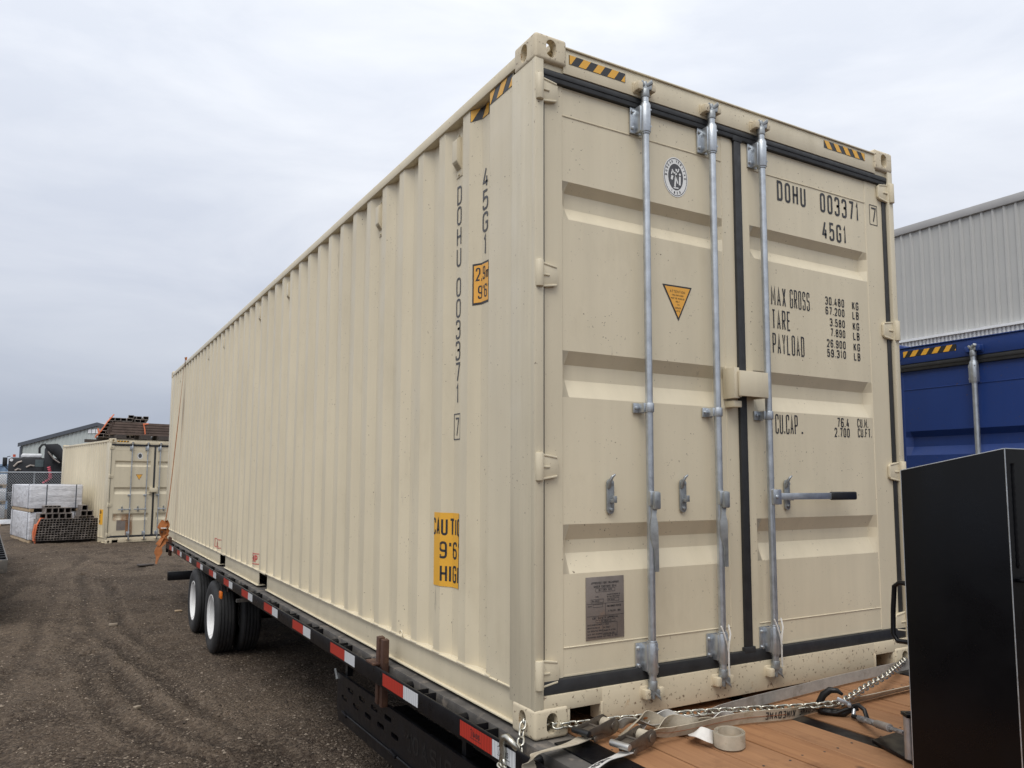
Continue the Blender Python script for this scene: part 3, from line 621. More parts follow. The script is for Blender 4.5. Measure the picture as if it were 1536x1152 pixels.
    if detail > 1:
        b = MB(); mxx = (A[0]+B_[0])/2; ff = lambda u, v: fd(mxx+u, A[1]-.03+v, 2)
        text(b, 'ATTENTION', ff, 0, -.004, .012, .0085, .0028, .0016, align='c')
        for i, w in enumerate(('THIS CONTAINER', 'MUST BE HANDLED', 'ONLY', 'WITH', 'CORNER', 'LIFTS')): text(b, w, ff, 0, -.019-i*.0148, .0075, .0048-.0004*(i < 2), .0013, .0012, align='c')
        b.build('triangle_print', 'print', dl, smooth=0)
    return root, root_side, dl, dr, P

cont, side, doorL, doorR, PR = make_container('shipping_container', 'large beige high cube shipping container loaded on the black flatbed trailer', (0, 0, 0), 0, 'beige', 'beige_post', 'sill_paint')
# lettering on the right door
b = MB(); fd = lambda u, v: (u, YD+.003-.0016, v)
def dt(s, x0, z0, x1, z1, t=0, lead=None):
    """text between photo-measured left-bottom and right-top corners on the door"""
    a = D(x0, z0); c = D(x1, z1); h = c[1]-a[1]; n = sum(WID.get(q, 1) for q in s); k = len(s)-1; r = .42 if lead is None else lead
    w = (c[0]-a[0])/(n+k*r); b = MB(); text(b, s, fd, a[0], a[1], h, w, w*r, w*.31 if len(s) > 1 else t or .009); b.build('lettering', 'print', doorR, smooth=0)
dt('DOHU', 1.458, 2.436, 1.676, 2.542); dt('003371', 1.790, 2.436, 2.112, 2.542)
dt('45G1', 1.800, 2.290, 1.998, 2.390)
fd = lambda u, v: (u, YD-.0016, v)
dt('7', 2.217, 2.454, 2.262, 2.540, .009)
b = MB(); x0, z0 = D(2.205, 2.440); x1, z1 = D(2.270, 2.552); strokes(b, [Vector(p) for p in ((x0, z0), (x1, z0), (x1, z1), (x0, z1))], True, .004, fd); b.build('digit_frame', 'print', doorR, smooth=0); fd = lambda u, v: (u, YD+.003-.0016, v)
dt('MAX', 1.392, 1.884, 1.500, 1.982); dt('GROSS', 1.530, 1.884, 1.680, 1.982); dt('TARE', 1.394, 1.764, 1.530, 1.864); dt('PAYLOAD', 1.394, 1.640, 1.628, 1.744)
for s, x, za, zb in (('30.480', 1.804, 1.928, 1.980), ('67.200', 1.804, 1.876, 1.926), ('3.580', 1.835, 1.816, 1.866), ('7.890', 1.838, 1.762, 1.812), ('26.900', 1.806, 1.702, 1.752), ('59.310', 1.806, 1.650, 1.700)):
    za += .007; dt(s, x, za, 1.958, zb, .008, .36); k = 'KG' if s[0] in '32' else 'LB'; dt(k, 2.024, za-.002, 2.078, zb-.002, .008, .36)
dt('CU.CAP', 1.397, 1.240, 1.560, 1.338, .0125, .3); dt('.', 1.585, 1.240, 1.60, 1.338, .0125); dt('76.4', 1.866, 1.290, 1.962, 1.340, .008, .36); dt('2.700', 1.842, 1.238, 1.964, 1.287, .008, .36); dt('CU.M.', 2.030, 1.294, 2.122, 1.342, .008, .3); dt('CU.FT.', 2.032, 1.242, 2.150, 1.290, .008, .3)
# data plate on the left door
b = MB(); p0 = D(.246, .358); p1 = D(.442, .611); b.box(p0[0], p1[0], YD-.001, YD+.0025, p0[1], p1[1]); b.build('data_plate', 'plate_metal', doorL, bevel=.001)
b = MB(); fp = lambda u, v: (u, YD-.0018, v); pc = (p0[0]+p1[0])/2; W_ = p1[0]-p0[0]; Z = p1[1]; rc = lambda x0, x1, z0, z1, t=.0012: strokes(b, [Vector(p) for p in ((x0, z0), (x1, z0), (x1, z1), (x0, z1))], True, t, fp)
for i, (s, h) in enumerate((('APPROVED FOR TRANSPORT', .0095), ('UNDER CUSTOMS SEAL', .0095))): text(b, s, fp, pc, Z-.030-i*.0145, h, h*.5, h*.22, .0017, align='c')
text(b, 'GB C 0824 2023', fp, pc, Z-.058, .007, .004, .0013, .0012, align='c'); rc(pc-.05, pc+.05, Z-.062, Z-.048)
text(b, 'TYPE', fp, p0[0]+.045, Z-.085, .006, .0038, .001, .0011); text(b, 'MANUFACTURERS NO', fp, p0[0]+.108, Z-.078, .006, .0034, .001, .001); text(b, 'OF THE CONTAINER', fp, p0[0]+.108, Z-.087, .006, .0034, .001, .001)
rc(p0[0]+.025, p0[0]+.09, Z-.105, Z-.092); rc(p0[0]+.11, p0[0]+.17, Z-.103, Z-.091); text(b, 'DN-0033', fp, p0[0]+.03, Z-.102, .007, .0042, .0013, .0012); text(b, 'DN 0033', fp, p0[0]+.115, Z-.100, .006, .0036, .0013, .0011)
for z in (Z-.110, Z-.160): strokes(b, [Vector((p0[0]+.004, z)), Vector((p1[0]-.004, z))], False, .0013, fp)
strokes(b, [Vector((pc, Z-.110)), Vector((pc, Z-.160))], False, .0013, fp)
text(b, 'THIS CORNER TESTED', fp, p0[0]+.106, Z-.127, .008, .0036, .0009, .0016); text(b, 'N TILLER-W300', fp, p0[0]+.114, Z-.147, .008, .0042, .0011, .0016); text(b, 'DATE', fp, p0[0]+.01, Z-.122, .006, .0038, .001, .001); rc(p0[0]+.035, p0[0]+.085, Z-.124, Z-.113)
text(b, 'CSC SAFETY APPROVAL', fp, pc, Z-.173, .009, .0056, .0018, .0018, align='c'); rc(pc-.05, pc+.05, Z-.187, Z-.177); text(b, 'F BV 08241 24', fp, pc, Z-.185, .006, .0038, .0014, .0011, align='c')
for i, s in enumerate(('DATE MANUFACTURED', 'IDENTIFICATION NO', 'MAX OPERATING GROSS', 'ALLOWABLE STACKING', 'TRANSVERSE RACKING TEST FORCE NEWTONS')): text(b, s, fp, p0[0]+.006, Z-.198-i*.0125, .0065, .0034, .001, .0011)
rc(p0[0]+.085, p0[0]+.16, Z-.238, Z-.190)
for i, s in enumerate(('11 2023', 'DN 00337', '30480 KG 67200', '192000 KG 423')): text(b, s, fp, p0[0]+.088, Z-.199-i*.0125, .006, .0036, .0011, .0011)
b.build('plate_print', 'print', doorL, smooth=0)
# lettering and decals on the long side
def fs(k=0, off=.0018):
    return lambda u, v, j=0: (prof_x(PR, -u)-off-.0008*(k+j), -u, v)      # u runs towards the doors (-y)
f = fs()
b = MB()
for i, ch in enumerate('45G1'): text(b, ch, f, -.520, 2.396-i*.1095, .098, .054, 0, .0115, align='c')
b.build('lettering', 'print_grey', side, smooth=0); b = MB()
for i, ch in enumerate('DOHU 003371'):
    if ch == ' ': b.build('lettering', 'print_grey', side, smooth=0); b = MB()
    text(b, ch, f, -.798, 2.398-(i-.58*(i > 4))*.1076, .097, .050, 0, .0105, align='c')
b.build('lettering', 'print_grey', side, smooth=0); b = MB()
text(b, '7', f, -.798, 1.222, .092, .040, 0, .008, align='c'); strokes(b, [Vector(p) for p in ((-.831, 1.207), (-.766, 1.207), (-.766, 1.332), (-.831, 1.332))], True, .005, f)
b.build('lettering', 'print_grey', side, smooth=0)
def patch(name, mat, u0, u1, v0, v1, k=0, n=40):
    b = MB(); f = fs(k); b.grid([[f(u0+(u1-u0)*i/n, v) for i in range(n+1)] for v in (v0, v1)]); return b.build(name, mat, side, smooth=15)
patch('height_sticker_border', 'decal_black', -.600, -.480, 1.835, 2.035); patch('height_sticker', 'decal_orange', -.592, -.480, 1.845, 2.025, 1)
b = MB(); text(b, '2,9m', fs(2), -.582, 1.950, .064, .024, .006, .0072, .008); text(b, "9'6\"", fs(2), -.570, 1.862, .064, .026, .007, .0072, .008); b.build('height_sticker_print', 'print', side, smooth=0)
patch('caution_sticker', 'decal_yellow', -1.000, -.698, .487, .846, 1)
b = MB()
for s, u, v, w in (('CAUTION', -.987, .735, .0365), ("9'6\"", -.905, .622, .043), ('HIGH', -.900, .508, .040)): text(b, s, fs(2), u, v, .084, w, w*.25, .0115, .008)
b.build('caution_print', 'print', side, smooth=0)
hazard('warning_strip', lambda u, v, j=0: fs(j)(u, v), -.415, -.206, 2.748, 2.806, side, slant=.045, pitch=.11, seg=1); hazard('warning_strip', lambda u, v, j=0: fs(j)(u, v), -.618, -.486, 2.748, 2.806, side, slant=.045, pitch=.11, seg=1)
for i, (y0, y1, s) in enumerate(((7.30, 6.93, 'TOTAL'), (5.22, 4.88, 'EMPTY'))):   # small red stencils by the fork pockets
    zc = .205; b = MB(); yc = (y0+y1)/2; hw = .16
    text(b, s, fs(2), -yc, zc+.012, .07, .036, .012, .012, .01, align='c'); strokes(b, [Vector(p) for p in ((-yc-hw, zc), (-yc+hw, zc), (-yc+hw, zc+.095), (-yc-hw, zc+.095))], True, .007, fs(2), .01)
    b.build('pocket_stencil', 'decal_red', side, smooth=0)
for k in (1, 5, 13, 17, 24, 28, 38):                      # louvred vents in the corrugations
    y = .520+.278*k; x = .048; b = MB(); b.box(x-.004, x-.0005, y-.034, y+.034, 2.540, 2.768)
    b.prism([(0, 2.575), (-.030, 2.615), (-.030, 2.725), (-.012, 2.742), (0, 2.742)], lambda u, v: (x-.003+u, y-.026, v), lambda u, v: (x-.003+u, y+.026, v)); v = b.build('vent', 'beige', side, bevel=.003)
    b = MB()
    for j in range(5): b.obox((x-.010-.0055*j+.004*(j > 3), y, 2.581+.0072*j), (.6, 0, -.8), (0, 1, 0), (.8, 0, .6), .0012, .022, .0012)
    b.build('vent_louvre', 'beige_post', side)
    for zz in (2.756, 2.552): MB().cyl((x-.012, y, zz), (x-.002, y, zz), .007, 8).build('vent_screw', 'beige_post', side)
for k in range(40):                                     # weld beads where the corrugations meet the bottom rail
    y = .52+.278*k
    if y > 11.8: break
    pts = [(prof_x(PR, y+d)-.004, y+d, .1655) for d in (-.139, -.10, -.036, 0, .036, .10, .139)]; MB().tube(pts, .0045, 5).build('weld_bead', 'beige', side)
b = MB(); pts = [(.0, 1.36+.02*math.cos(a), .178+.02*math.sin(a)) for a in [PI*.1*i for i in range(13)]]; b.tube(pts, .004, 6); b.build('lashing_ring', 'beige', side)
# cord looped through the bar ends
for x in (ROD_X[1]+.0, ROD_X[2]+.004):
    P = [(x-.030, -.040, .36), (x-.020, -.047, .33), (x-.004, -.049, .285), (x+.004, -.050, .245), (x+.008, -.046, .18), (x+.012, -.044, .14)]; Q = [(x+.026, -.030, .36), (x+.024, -.043, .32), (x+.010, -.048, .285), (x+.004, -.050, .26)]
    b = MB(); b.tube(P, .0042, 6); b.tube(Q, .0042, 6); b.build('seal_cord', 'webbing_white', doorL)

# ------------------------------------------------------------------ flatbed trailer under the container
TR = thing('flatbed_trailer', 'black gooseneck flatbed trailer with wooden deck carrying the beige container', 'trailer', (0, 0, G0))
UPZ = -G0                                             # trailer parts are measured with the deck top at z = 0
def tb(mb, name, mat, parent=None, **kw):
    o = mb.build(name, mat, TR if parent is None else parent, **kw)
    if parent is None: o.location.z = UPZ
    return o
YF, YR = -2.3, 10.95
n1 = 5; w1 = (1.122-.186)/n1; n2 = 6; w2 = (2.255-1.216)/n2
for i in range(n1):
    MBx = MB().box(.186+i*w1+.0045, .186+(i+1)*w1-.0045, YF, YR-.1, -.040, -.003-.002*random.random()); tb(MBx, 'deck_plank', 'deck_wood', bevel=.003, seg=1)
for i in range(n2):
    MBx = MB().box(1.216+i*w2+.0045, 1.216+(i+1)*w2-.0045, YF, YR-.1, -.040, -.003-.002*random.random()); tb(MBx, 'deck_plank', 'deck_wood', bevel=.003, seg=1)
NAIL = MB().cyl((0, 0, 0), (0, 0, .0022), .0048, 8).mesh('nail', 'dunnage')
for i in range(n1+n2):
    xx = .186+i*w1 if i < n1 else 1.216+(i-n1)*w2
    for yy in (-1.42, -1.01, -.60, -.19):
        for d_ in (.035, .145): link('nail', NAIL, TR, (xx+d_+random.uniform(-.012, .012), yy+random.uniform(-.02, .02), UPZ-.0045))
tb(MB().box(1.1215, 1.2165, YF, YR-.1, -.06, -.010), 'deck_channel', 'trailer_black')
for x0, x1 in ((-.028, .060), (WD-.060, WD+.028)): tb(MB().box(x0, x1, YF, YR, -.10, -.002), 'edge_channel', 'edge_steel', bevel=.003)
for x0, x1 in ((.0635, .184), (WD-.181, WD-.0635)): tb(MB().box(x0, x1, YF, YR-.05, -.04, -.005), 'edge_plank', 'grey_wood', bevel=.003)
for x0, x1 in ((.0632, .20), (WD-.196, WD-.0632)): tb(MB().box(x0, x1, YF, -.04, -.030, .0015), 'corner_plate', 'trailer_black', bevel=.002)
for sx in (-1, 1):
    X = (lambda x: x) if sx < 0 else (lambda x: WD-x)
    b = MB(); b.box(*sorted((X(-.105), X(-.095))), YF, YR, -.088, .001); b.box(*sorted((X(-.0955), X(-.075))), YF, YR, -.0885, -.081); rr = tb(b, 'rub_rail', 'trailer_black', bevel=.003)
    k = -3
    while True:
        y = .28+.61*k; k += 1
        if y > YR-.1: break
        if y < YF: continue
        b = MB()
        for yy in (y-.047, y+.039): b.box(*sorted((X(-.0948), X(-.0285))), yy, yy+.008, -.085, -.004)
        b.box(*sorted((X(-.094), X(-.088))), y-.038, y+.038, -.085, -.010)
        o = b.build('stake_pocket', 'trailer_black', rr, bevel=.001)
        b = MB(); yc = y+.24
        if yc < YR-.1: b.cyl((X(-.0948), yc, -.035), (X(-.0282), yc, -.035), .021, 12, caps=False); b.cyl((X(-.0282), yc, -.035), (X(-.0948), yc, -.035), .016, 12, caps=False); b.build('chain_spool', 'trailer_black', rr)
    k = -2
    while True:                                       # conspicuity tape
        y = .148+.915*k; k += 1
        if y+.283 > YR: break
        for (a, c, m) in ((y, y+.283, 'tape_red'), (y-.183, y-.001, 'tape_white')):
            b = MB(); xx = X(-.1062); b.add([(xx, a, -.074), (xx, c, -.074), (xx, c, -.010), (xx, a, -.010)], [(0, 1, 2, 3)]); o = b.build('tape', m, rr, smooth=0)
            if sx < 0 and k == 1:                     # maker's mark on the foremost pieces
                b = MB(); f = lambda u, v: (-.1072, -u, v); uc = -(a+c)/2 if m == 'tape_red' else -(a+c)/2
                text(b, 'OASIS', f, uc-.022, -.048, .020, .011, .003, .0032); strokes(b, [Vector((uc-.045, -.056)), Vector((uc+.05, -.056))], False, .002, f)
                strokes(b, [Vector((uc-.035, -.052)), Vector((uc-.033, -.03))], False, .003, f); strokes(b, [Vector((uc-.045, -.026)), Vector((uc-.034, -.02)), Vector((uc-.022, -.027))], False, .003, f)
                b.build('tape_print', 'print', rr, smooth=0)
b = MB(); b.box(-.10, WD+.10, YR-.004, YR+.06, -.16, -.003); tb(b, 'rear_beam', 'trailer_black', bevel=.004)
b = MB(); b.box(-.10, WD+.10, 10.55, 10.67, -.56, -.43)
for x in (.45, 1.9): b.box(x, x+.09, 10.57, 10.65, -.44, -.10)
tb(b, 'rear_bumper', 'trailer_black', bevel=.005)
for x in (.58, 1.78):
    b = MB(); b.box(x, x+.08, YF, YR-.05, -.115, -.100); b.box(x, x+.08, YF, YR-.05, -.40, -.385); b.box(x+.036, x+.044, YF, YR-.05, -.386, -.114); tb(b, 'main_beam', 'trailer_black')
y = YF+.1
while y < YR-.2:
    tb(MB().box(-.03, WD+.03, y, y+.05, -.098, -.0605), 'cross_member', 'trailer_black'); y += .41
# wheels: two axles, dual tyres
AX = (6.72, 8.06); RW, XO = .398, -.100
prof = [(.225, -.075), (.235, -.095), (.30, -.112), (.36, -.108), (.385, -.094), (.396, -.078)]
for g in (-.052, -.018, .018, .052): prof += [(.398, g-.007), (.386, g-.005), (.386, g+.005), (.398, g+.007)]
prof += [(.396, .078), (.385, .094), (.36, .108), (.30, .112), (.235, .095), (.225, .075)]
tyre = MB().lathe(prof, (0, 0, 0), (1, 0, 0), 56).mesh('tyre', 'tyre', smooth=28)
def rimmesh(out):
    s = -1 if out else 1
    return MB().lathe([(.246, s*.094), (.243, s*.101), (.232, s*.100), (.226, s*.086), (.214, s*.078), (.205, s*.02), (.196, -s*.035), (.150, -s*.050), (.110, -s*.042), (.105, -s*.02), (.0, -s*.02)], (0, 0, 0), (1, 0, 0), 44).mesh('wheel', 'rim_white', smooth=40)
rimO, rimI = rimmesh(True), rimmesh(False)
hubm = MB(); hubm.cyl((-.015, 0, 0), (.03, 0, 0), .075, 20); hubm.cyl((-.035, 0, 0), (-.015, 0, 0), .05, 16)
for i in range(8):
    a = 2*PI*i/8; hubm.cyl((-.012, .125*math.cos(a), .125*math.sin(a)), (.045, .125*math.cos(a), .125*math.sin(a)), .012, 6)
hubm = hubm.mesh('hub', 'hub_steel', bevel=.004)
zc = -(-UPZ)*0+.398-UPZ                                # axle height in deck coordinates
for ya in AX:
    for sx in (-1, 1):
        for kind in (0, 1):
            x = XO+.112+.268*kind; x = x if sx < 0 else WD-x
            w = link('wheel', rimO if kind == 0 else rimI, TR, (x, ya, zc+UPZ+.003)); w.scale = (1 if sx < 0 else -1, 1, 1)
            t = link('tyre', tyre, w)
            if kind == 0: link('hub', hubm, w)
    tb(MB().cyl((.30, ya, zc), (WD-.30, ya, zc), .065, 14), 'axle', 'trailer_black')
    for x in (.60, 1.80): tb(MB().box(x-.03, x+.07, ya-.5, ya+.5, -.46, -.39), 'leaf_spring', 'trailer_black', bevel=.01)
b = MB(); b.box(-.06, .40, 5.92, 6.0, -.16, -.10); tb(b, 'fender_brace', 'trailer_black')
tb(MB().box(-.085, -.077, 6.10, 6.14, -.20, -.088), 'light_bracket', 'trailer_black'); tb(MB().box(-.105, -.084, 6.06, 6.18, -.250, -.175), 'marker_light', 'amber', bevel=.008)
b = MB(); b.box(-.04, .36, 5.55, 5.60, -.22, -.19); tb(b, 'step_bracket', 'edge_steel')
b = MB(); b.box(.05, .50, 8.62, 8.64, -.78, -.12); tb(b, 'mud_flap', 'grip')
# perforated side guard below the rail
b = MB(); b.prism([(2.335, -.222), (2.335, -.445), (2.30, -.505), (-2.2, -.505), (-2.2, -.215)], lambda u, v: (-.030, u, v), lambda u, v: (-.018, u, v)); me = b.mesh('side_guard', 'trailer_black', smooth=30)
cut = []
for z, ylist in ((-.281, (2.076, 1.870, 1.665, 1.454)), (-.348, (2.189, 1.974, 1.768, 1.561, 1.353))):
    for yy in ylist:
        c = MB(); c.prism([(v, u) for u, v in stadium(.026, .105, 5)], lambda u, v: (-.06, yy+u, z+v), lambda u, v: (.02, yy+u, z+v)); cut.append(c)
guard = link('side_guard', boolean(me, cut), TR, (0, 0, UPZ))
b = MB(); f = lambda u, v: (-.0312, -u, v)
text(b, 'OASIS', f, -1.105, -.362, .088, .070, .035, .014)
for p in ([(-1.150, -.360), (-1.142, -.33), (-1.146, -.305)], [(-1.185, -.312), (-1.168, -.290), (-1.146, -.300)], [(-1.108, -.318), (-1.124, -.292), (-1.146, -.300)], [(-1.172, -.272), (-1.158, -.286), (-1.146, -.300)], [(-1.120, -.270), (-1.132, -.284), (-1.146, -.300)], [(-1.172, -.360), (-1.125, -.362)]): strokes(b, [Vector(q) for q in p], False, .011, f)
b.build('cut_lettering', 'grip', guard, smooth=0)
b = MB(); b.box(-.018, .45, -2.2, 2.33, -.50, -.49); b.box(-.017, -.005, -2.2, 2.33, -.235, -.225); b.build('guard_shelf', 'trailer_black', guard)
for y0, y1 in ((-2.2, 1.30), (1.42, 2.15)): MB().cyl((-.036, y0, -.437), (-.036, y1, -.437), .0045, 8).build('hinge_rod', 'trailer_black', guard)
for yy in (2.16, 1.36): MB().obox((-.040, yy, -.437), (0, 1, .1), (1, 0, 0), (0, 0, 1), .045, .007, .008).build('latch', 'trailer_black', guard, bevel=.002)
b = MB(); b.obox((-.036, 2.35, -.235), (0, .6, .8), (1, 0, 0), (0, -.8, .6), .035, .005, .005); b.build('pin', 'galv_dull', guard)
for yy in (2.25, .6): MB().box(.0, .035, yy-.02, yy+.02, -.23, -.09).build('guard_bracket', 'trailer_black', guard)
# gooseneck upright box at the front of the deck
BX = .90; y0 = onax(1350, 705, 0, BX).y; y1 = onax(1507, 672, 0, BX).y; z0 = onax(1350, 705, 0, BX).z; z1 = onax(1507, 672, 0, BX).z
pol = [(y0, .0), (y0, z0), (y1, z1), (y1, .0)]
b = MB(); b.prism(pol, lambda u, v: (BX, u, v), lambda u, v: (BX+.72, u, v)); up = tb(b, 'gooseneck_upright', 'box_black', bevel=.004, seg=3)
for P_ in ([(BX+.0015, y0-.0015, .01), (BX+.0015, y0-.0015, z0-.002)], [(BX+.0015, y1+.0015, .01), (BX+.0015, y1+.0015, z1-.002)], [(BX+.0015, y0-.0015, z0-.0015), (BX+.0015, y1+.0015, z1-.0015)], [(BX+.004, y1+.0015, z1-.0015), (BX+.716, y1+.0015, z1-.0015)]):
    MB().cyl(P_[0], P_[1], .0018, 8).build('edge_glint', 'galv', up)  # thin bright tubes added in place of light glinting along the box edges
hx = BX+.03; b = MB(); b.tube([(hx, y0-.004, .652), (hx, y0+.040, .655), (hx, y0+.060, .640), (hx, y0+.068, .56), (hx, y0+.072, .475), (hx, y0+.056, .452), (hx, y0-.004, .455)], .0085, 12); b.build('grab_handle', 'trailer_black', up)
b = MB(); b.box(BX+.02, BX+.70, y1-.05, y1-.0005, .70, .712); b.box(BX+.06, BX+.66, y1-.03, y1-.0005, .0, .16); b.build('ledge', 'box_black', up, bevel=.002)
b = MB(); b.tube([(BX+.035, y1-.002, .74+.012*i+.002*random.random()) for i in range(28)], [.003+.0025*(i % 2) for i in range(28)], 6); b.build('weld_seam', 'box_black', up)
# winch roller guide in front of the upright
pc = onz(1366, 1138, .012)
b = MB(); P = [onz(*p, .0) for p in ((1308, 1114), (1352, 1100), (1400, 1118), (1375, 1150))]
b.prism([(p.x, p.y) for p in P], lambda u, v: (u, v, -.002), lambda u, v: (u, v, .012)); rp = tb(b, 'roller_base', 'trailer_black', bevel=.002)
b = MB(); b.cyl((pc.x, pc.y, .012), (pc.x, pc.y, .160), .019, 20); b.build('guide_roller', 'galv', rp)
b = MB(); b.obox((pc.x+.03, pc.y-.02, .166), (.83, -.55, 0), (.55, .83, 0), (0, 0, 1), .055, .026, .007); b.obox((pc.x+.055, pc.y-.028, .085), (.83, -.55, 0), (.55, .83, 0), (0, 0, 1), .012, .024, .075); b.cyl((pc.x, pc.y, .17), (pc.x, pc.y, .176), .012, 12); b.build('roller_cap', 'trailer_black', rp, bevel=.003)
tb(MB().prism([(0, 0), (.09, 0), (.09, .06)], lambda u, v: (pc.x+.02+u, pc.y-.095, .012+v), lambda u, v: (pc.x+.02+u, pc.y-.085, .012+v)), 'roller_gusset', 'trailer_black')

# ------------------------------------------------------------------ steel stakes in the pockets
def stake(y, z0, z1, lean, label, s=1):
    t = thing('steel_stake', label, 'stake', (-.058, y, z0))
    ax = Vector((lean*.3, lean, 1)).normalized(); ay = Vector((0, 1, -lean)).normalized(); axx = ay.cross(ax)
    h = (z1-z0)
    for dy, dx, hw in ((.022, .002, .020), (-.022, .010, .019)):
        b = MB(); b.obox(ax*(h/2)+ay*dy+Vector((dx, 0, -.004*(dy < 0))), axx, ay, ax, .018, hw, h/2); b.build('stake_leg', 'stake_brown', t, bevel=.002)
    b = MB(); b.obox(Vector((-.026, .03, -z0+.008)), (1, 0, 0), (0, 1, 0), (0, 0, 1), .03, .06, .006); b.build('stake_collar', 'stake_brown', t, bevel=.002)
stake(1.50, -.215, .150, -.10, 'rusty brown steel stake through the trailer side pocket above the slotted guard')
stake(10.86, -.20, .09, -.12, 'dark steel stake at the rear corner of the trailer below the orange strap')

# ------------------------------------------------------------------ chain with hooks and winch rope
lk = MB(); hl, hw = .0205, .0125
cp = [(hl-.0125+.0125*math.cos(a), .0125*math.sin(a), 0) for a in [-PI/2+PI*i/8 for i in range(9)]]+[(-hl+.0125+.0125*math.cos(a), .0125*math.sin(a), 0) for a in [PI/2+PI*i/8 for i in range(9)]]
LINK = lk.tube(cp, .0047, 8, True).mesh('link', 'chrome_link', smooth=60)
def chain(root, pts, pitch=.0315, roll0=0, jitter=.15):
    pts = [Vector(p) for p in pts]; seg = []
    for a, b2 in zip(pts, pts[1:]): seg.append((a, b2, (b2-a).length))
    tot = sum(s[2] for s in seg); n = int(tot/pitch); rr = random.Random(5)
    for i in range(n+1):
        d = i*tot/n
        for a, b2, l in seg:
            if d <= l+1e-9: break
            d -= l
        p = a.lerp(b2, d/l); dr = (b2-a).normalized()
        o = link('link', LINK, root, p-root.location)
        q = dr.to_track_quat('X', 'Z'); o.rotation_mode = 'QUATERNION'
        from mathutils import Quaternion
        o.rotation_quaternion = q @ Quaternion((1, 0, 0), roll0+(PI/2 if i % 2 else 0)+rr.uniform(-jitter, jitter))
A0 = Vector((.083, .055, .050)); hk = onz(1262, 1054, .055)
pts = [A0, Vector((.10, -.002, .047))]+[onz(*p, z) for p, z in (((905, 1081), .05), ((1000, 1072), .048), ((1100, 1065), .045), ((1180, 1061), .045), ((1225, 1058), .05))]+[hk]
ch = thing('tie_down_chain', 'silver steel chain stretched across the deck below the container doors', 'chain', tuple(hk*1.0))
ch.location.z = 0.0
chain(ch, pts, roll0=.5)
chain(ch, [hk, onz(1300, 1030, .06), onz(1330, 1013, .065), Vector((2.355, -.004, .055)), Vector((2.36, .05, .05))], roll0=.9)
b = MB(); L_ = ch.location                            # forged grab hook that carries the chain
C = Vector(hk); nrm = ray(1262, 1054); nrm.z = 0; nrm.normalize(); sd2 = nrm.cross(Vector((0, 0, 1))).normalized()
def hp(px, py, e=0, r=.012):
    d = ray(px, py); p = CAM+d*((C-CAM).dot(nrm)/d.dot(nrm))-nrm*e; p.z = max(p.z, r); return p-L_
b.tube([hp(1264, 1042), hp(1256, 1036), hp(1245, 1035), hp(1235, 1042), hp(1229, 1054), hp(1231, 1067), hp(1240, 1076), hp(1254, 1077), hp(1266, 1070), hp(1277, 1063), hp(1287, 1061)], [.006, .011, .014, .0155, .0155, .016, .0165, .016, .0145, .014, .014], 14)
b.tube([hp(1238, 1071, .012), hp(1254, 1069, .014), hp(1268, 1063, .014), hp(1280, 1060, .012)], [.006, .008, .008, .006], 8)
b.build('slip_hook', 'forged_black', ch, smooth=60)
b = MB(); q0, q1 = hp(1255, 1046, .02), hp(1276, 1056, .02); dq = (q1-q0); b.obox((q0+q1)/2, dq, nrm, dq.cross(nrm), dq.length/2, .003, .009); b.build('hook_latch', 'galv', ch, bevel=.003)
MB().cyl(hp(1274, 1056, .012), hp(1274, 1056, .030), .009, 10).build('latch_bolt', 'galv', ch, bevel=.002)
b = MB(); b.tube([hp(1279, 1059, .006), hp(1287, 1056, .014), hp(1296, 1062, .03), hp(1300, 1072, .05), hp(1296, 1083, .055), hp(1287, 1087, .045), hp(1279, 1080, .03)], .0095, 10); b.build('shackle', 'forged_black', ch, smooth=60)
MB().cyl(hp(1281, 1063, .012), hp(1280, 1080, .03), .0085, 12).build('shackle_pin', 'galv', ch)
wr = thing('winch_rope', 'steel winch rope with crimped sleeve leading from the hook to the black upright', 'rope', (pc.x, pc.y, .0))
E0 = hp(1288, 1074, .05)+L_; E1 = Vector((pc.x-.004, pc.y+.022, .098)); dv = E1-E0; o0 = Vector(wr.location)
def twisted(p0, p1, r, turns, name, strands=6):
    ax = (p1-p0); d = ax.normalized(); a = d.orthogonal().normalized(); c = d.cross(a); n = int(turns*8)
    for k in range(strands):
        b = MB(); b.tube([p0+ax*(i/n)+(a*math.cos(2*PI*(k/strands+turns*i/n))+c*math.sin(2*PI*(k/strands+turns*i/n)))*r for i in range(n+1)], r*.52, 5); b.build(name, 'rope_steel', wr, smooth=60)
E0 -= o0; E1 -= o0
twisted(E0, E0+dv*.50, .0085, 3, 'rope_strand'); twisted(E0+dv*.66, E1, .0055, 3, 'rope_strand')
b = MB(); b.cyl(E0+dv*.44, E0+dv*.73, .0155, 16); b.build('rope_sleeve', 'ferrule', wr, bevel=.003)
# short chain and hook on the side of the trailer
hc = thing('side_chain_hook', 'silver grab hook on short chain hooked over the trailer side rail', 'hook', (-.118, .03, -.06))
hl_ = Vector(hc.location)
chain(hc, [Vector((.05, .085, .045)), Vector((-.004, .075, .060)), Vector((-.040, .035, .020)), Vector((-.070, -.010, -.012))], roll0=.3)
cx = Vector((-.121, .012, .0)); b = MB()
def hk2(y, z, x=0): return Vector((-.120+x, y, z))-hl_
b.tube([hk2(-.030, -.008, .030), hk2(-.034, .008, .016), hk2(-.022, .028, .004), hk2(.004, .038), hk2(.032, .028), hk2(.042, .004), hk2(.036, -.024), hk2(.040, -.050)], [.008, .011, .012, .0135, .0135, .013, .012, .013], 12)
b.tube([hk2(.040+.016*math.cos(a), -.066+.016*math.sin(a)) for a in [2*PI*i/14 for i in range(14)]], .007, 8, True); b.build('grab_hook', 'chrome_link', hc, smooth=60)
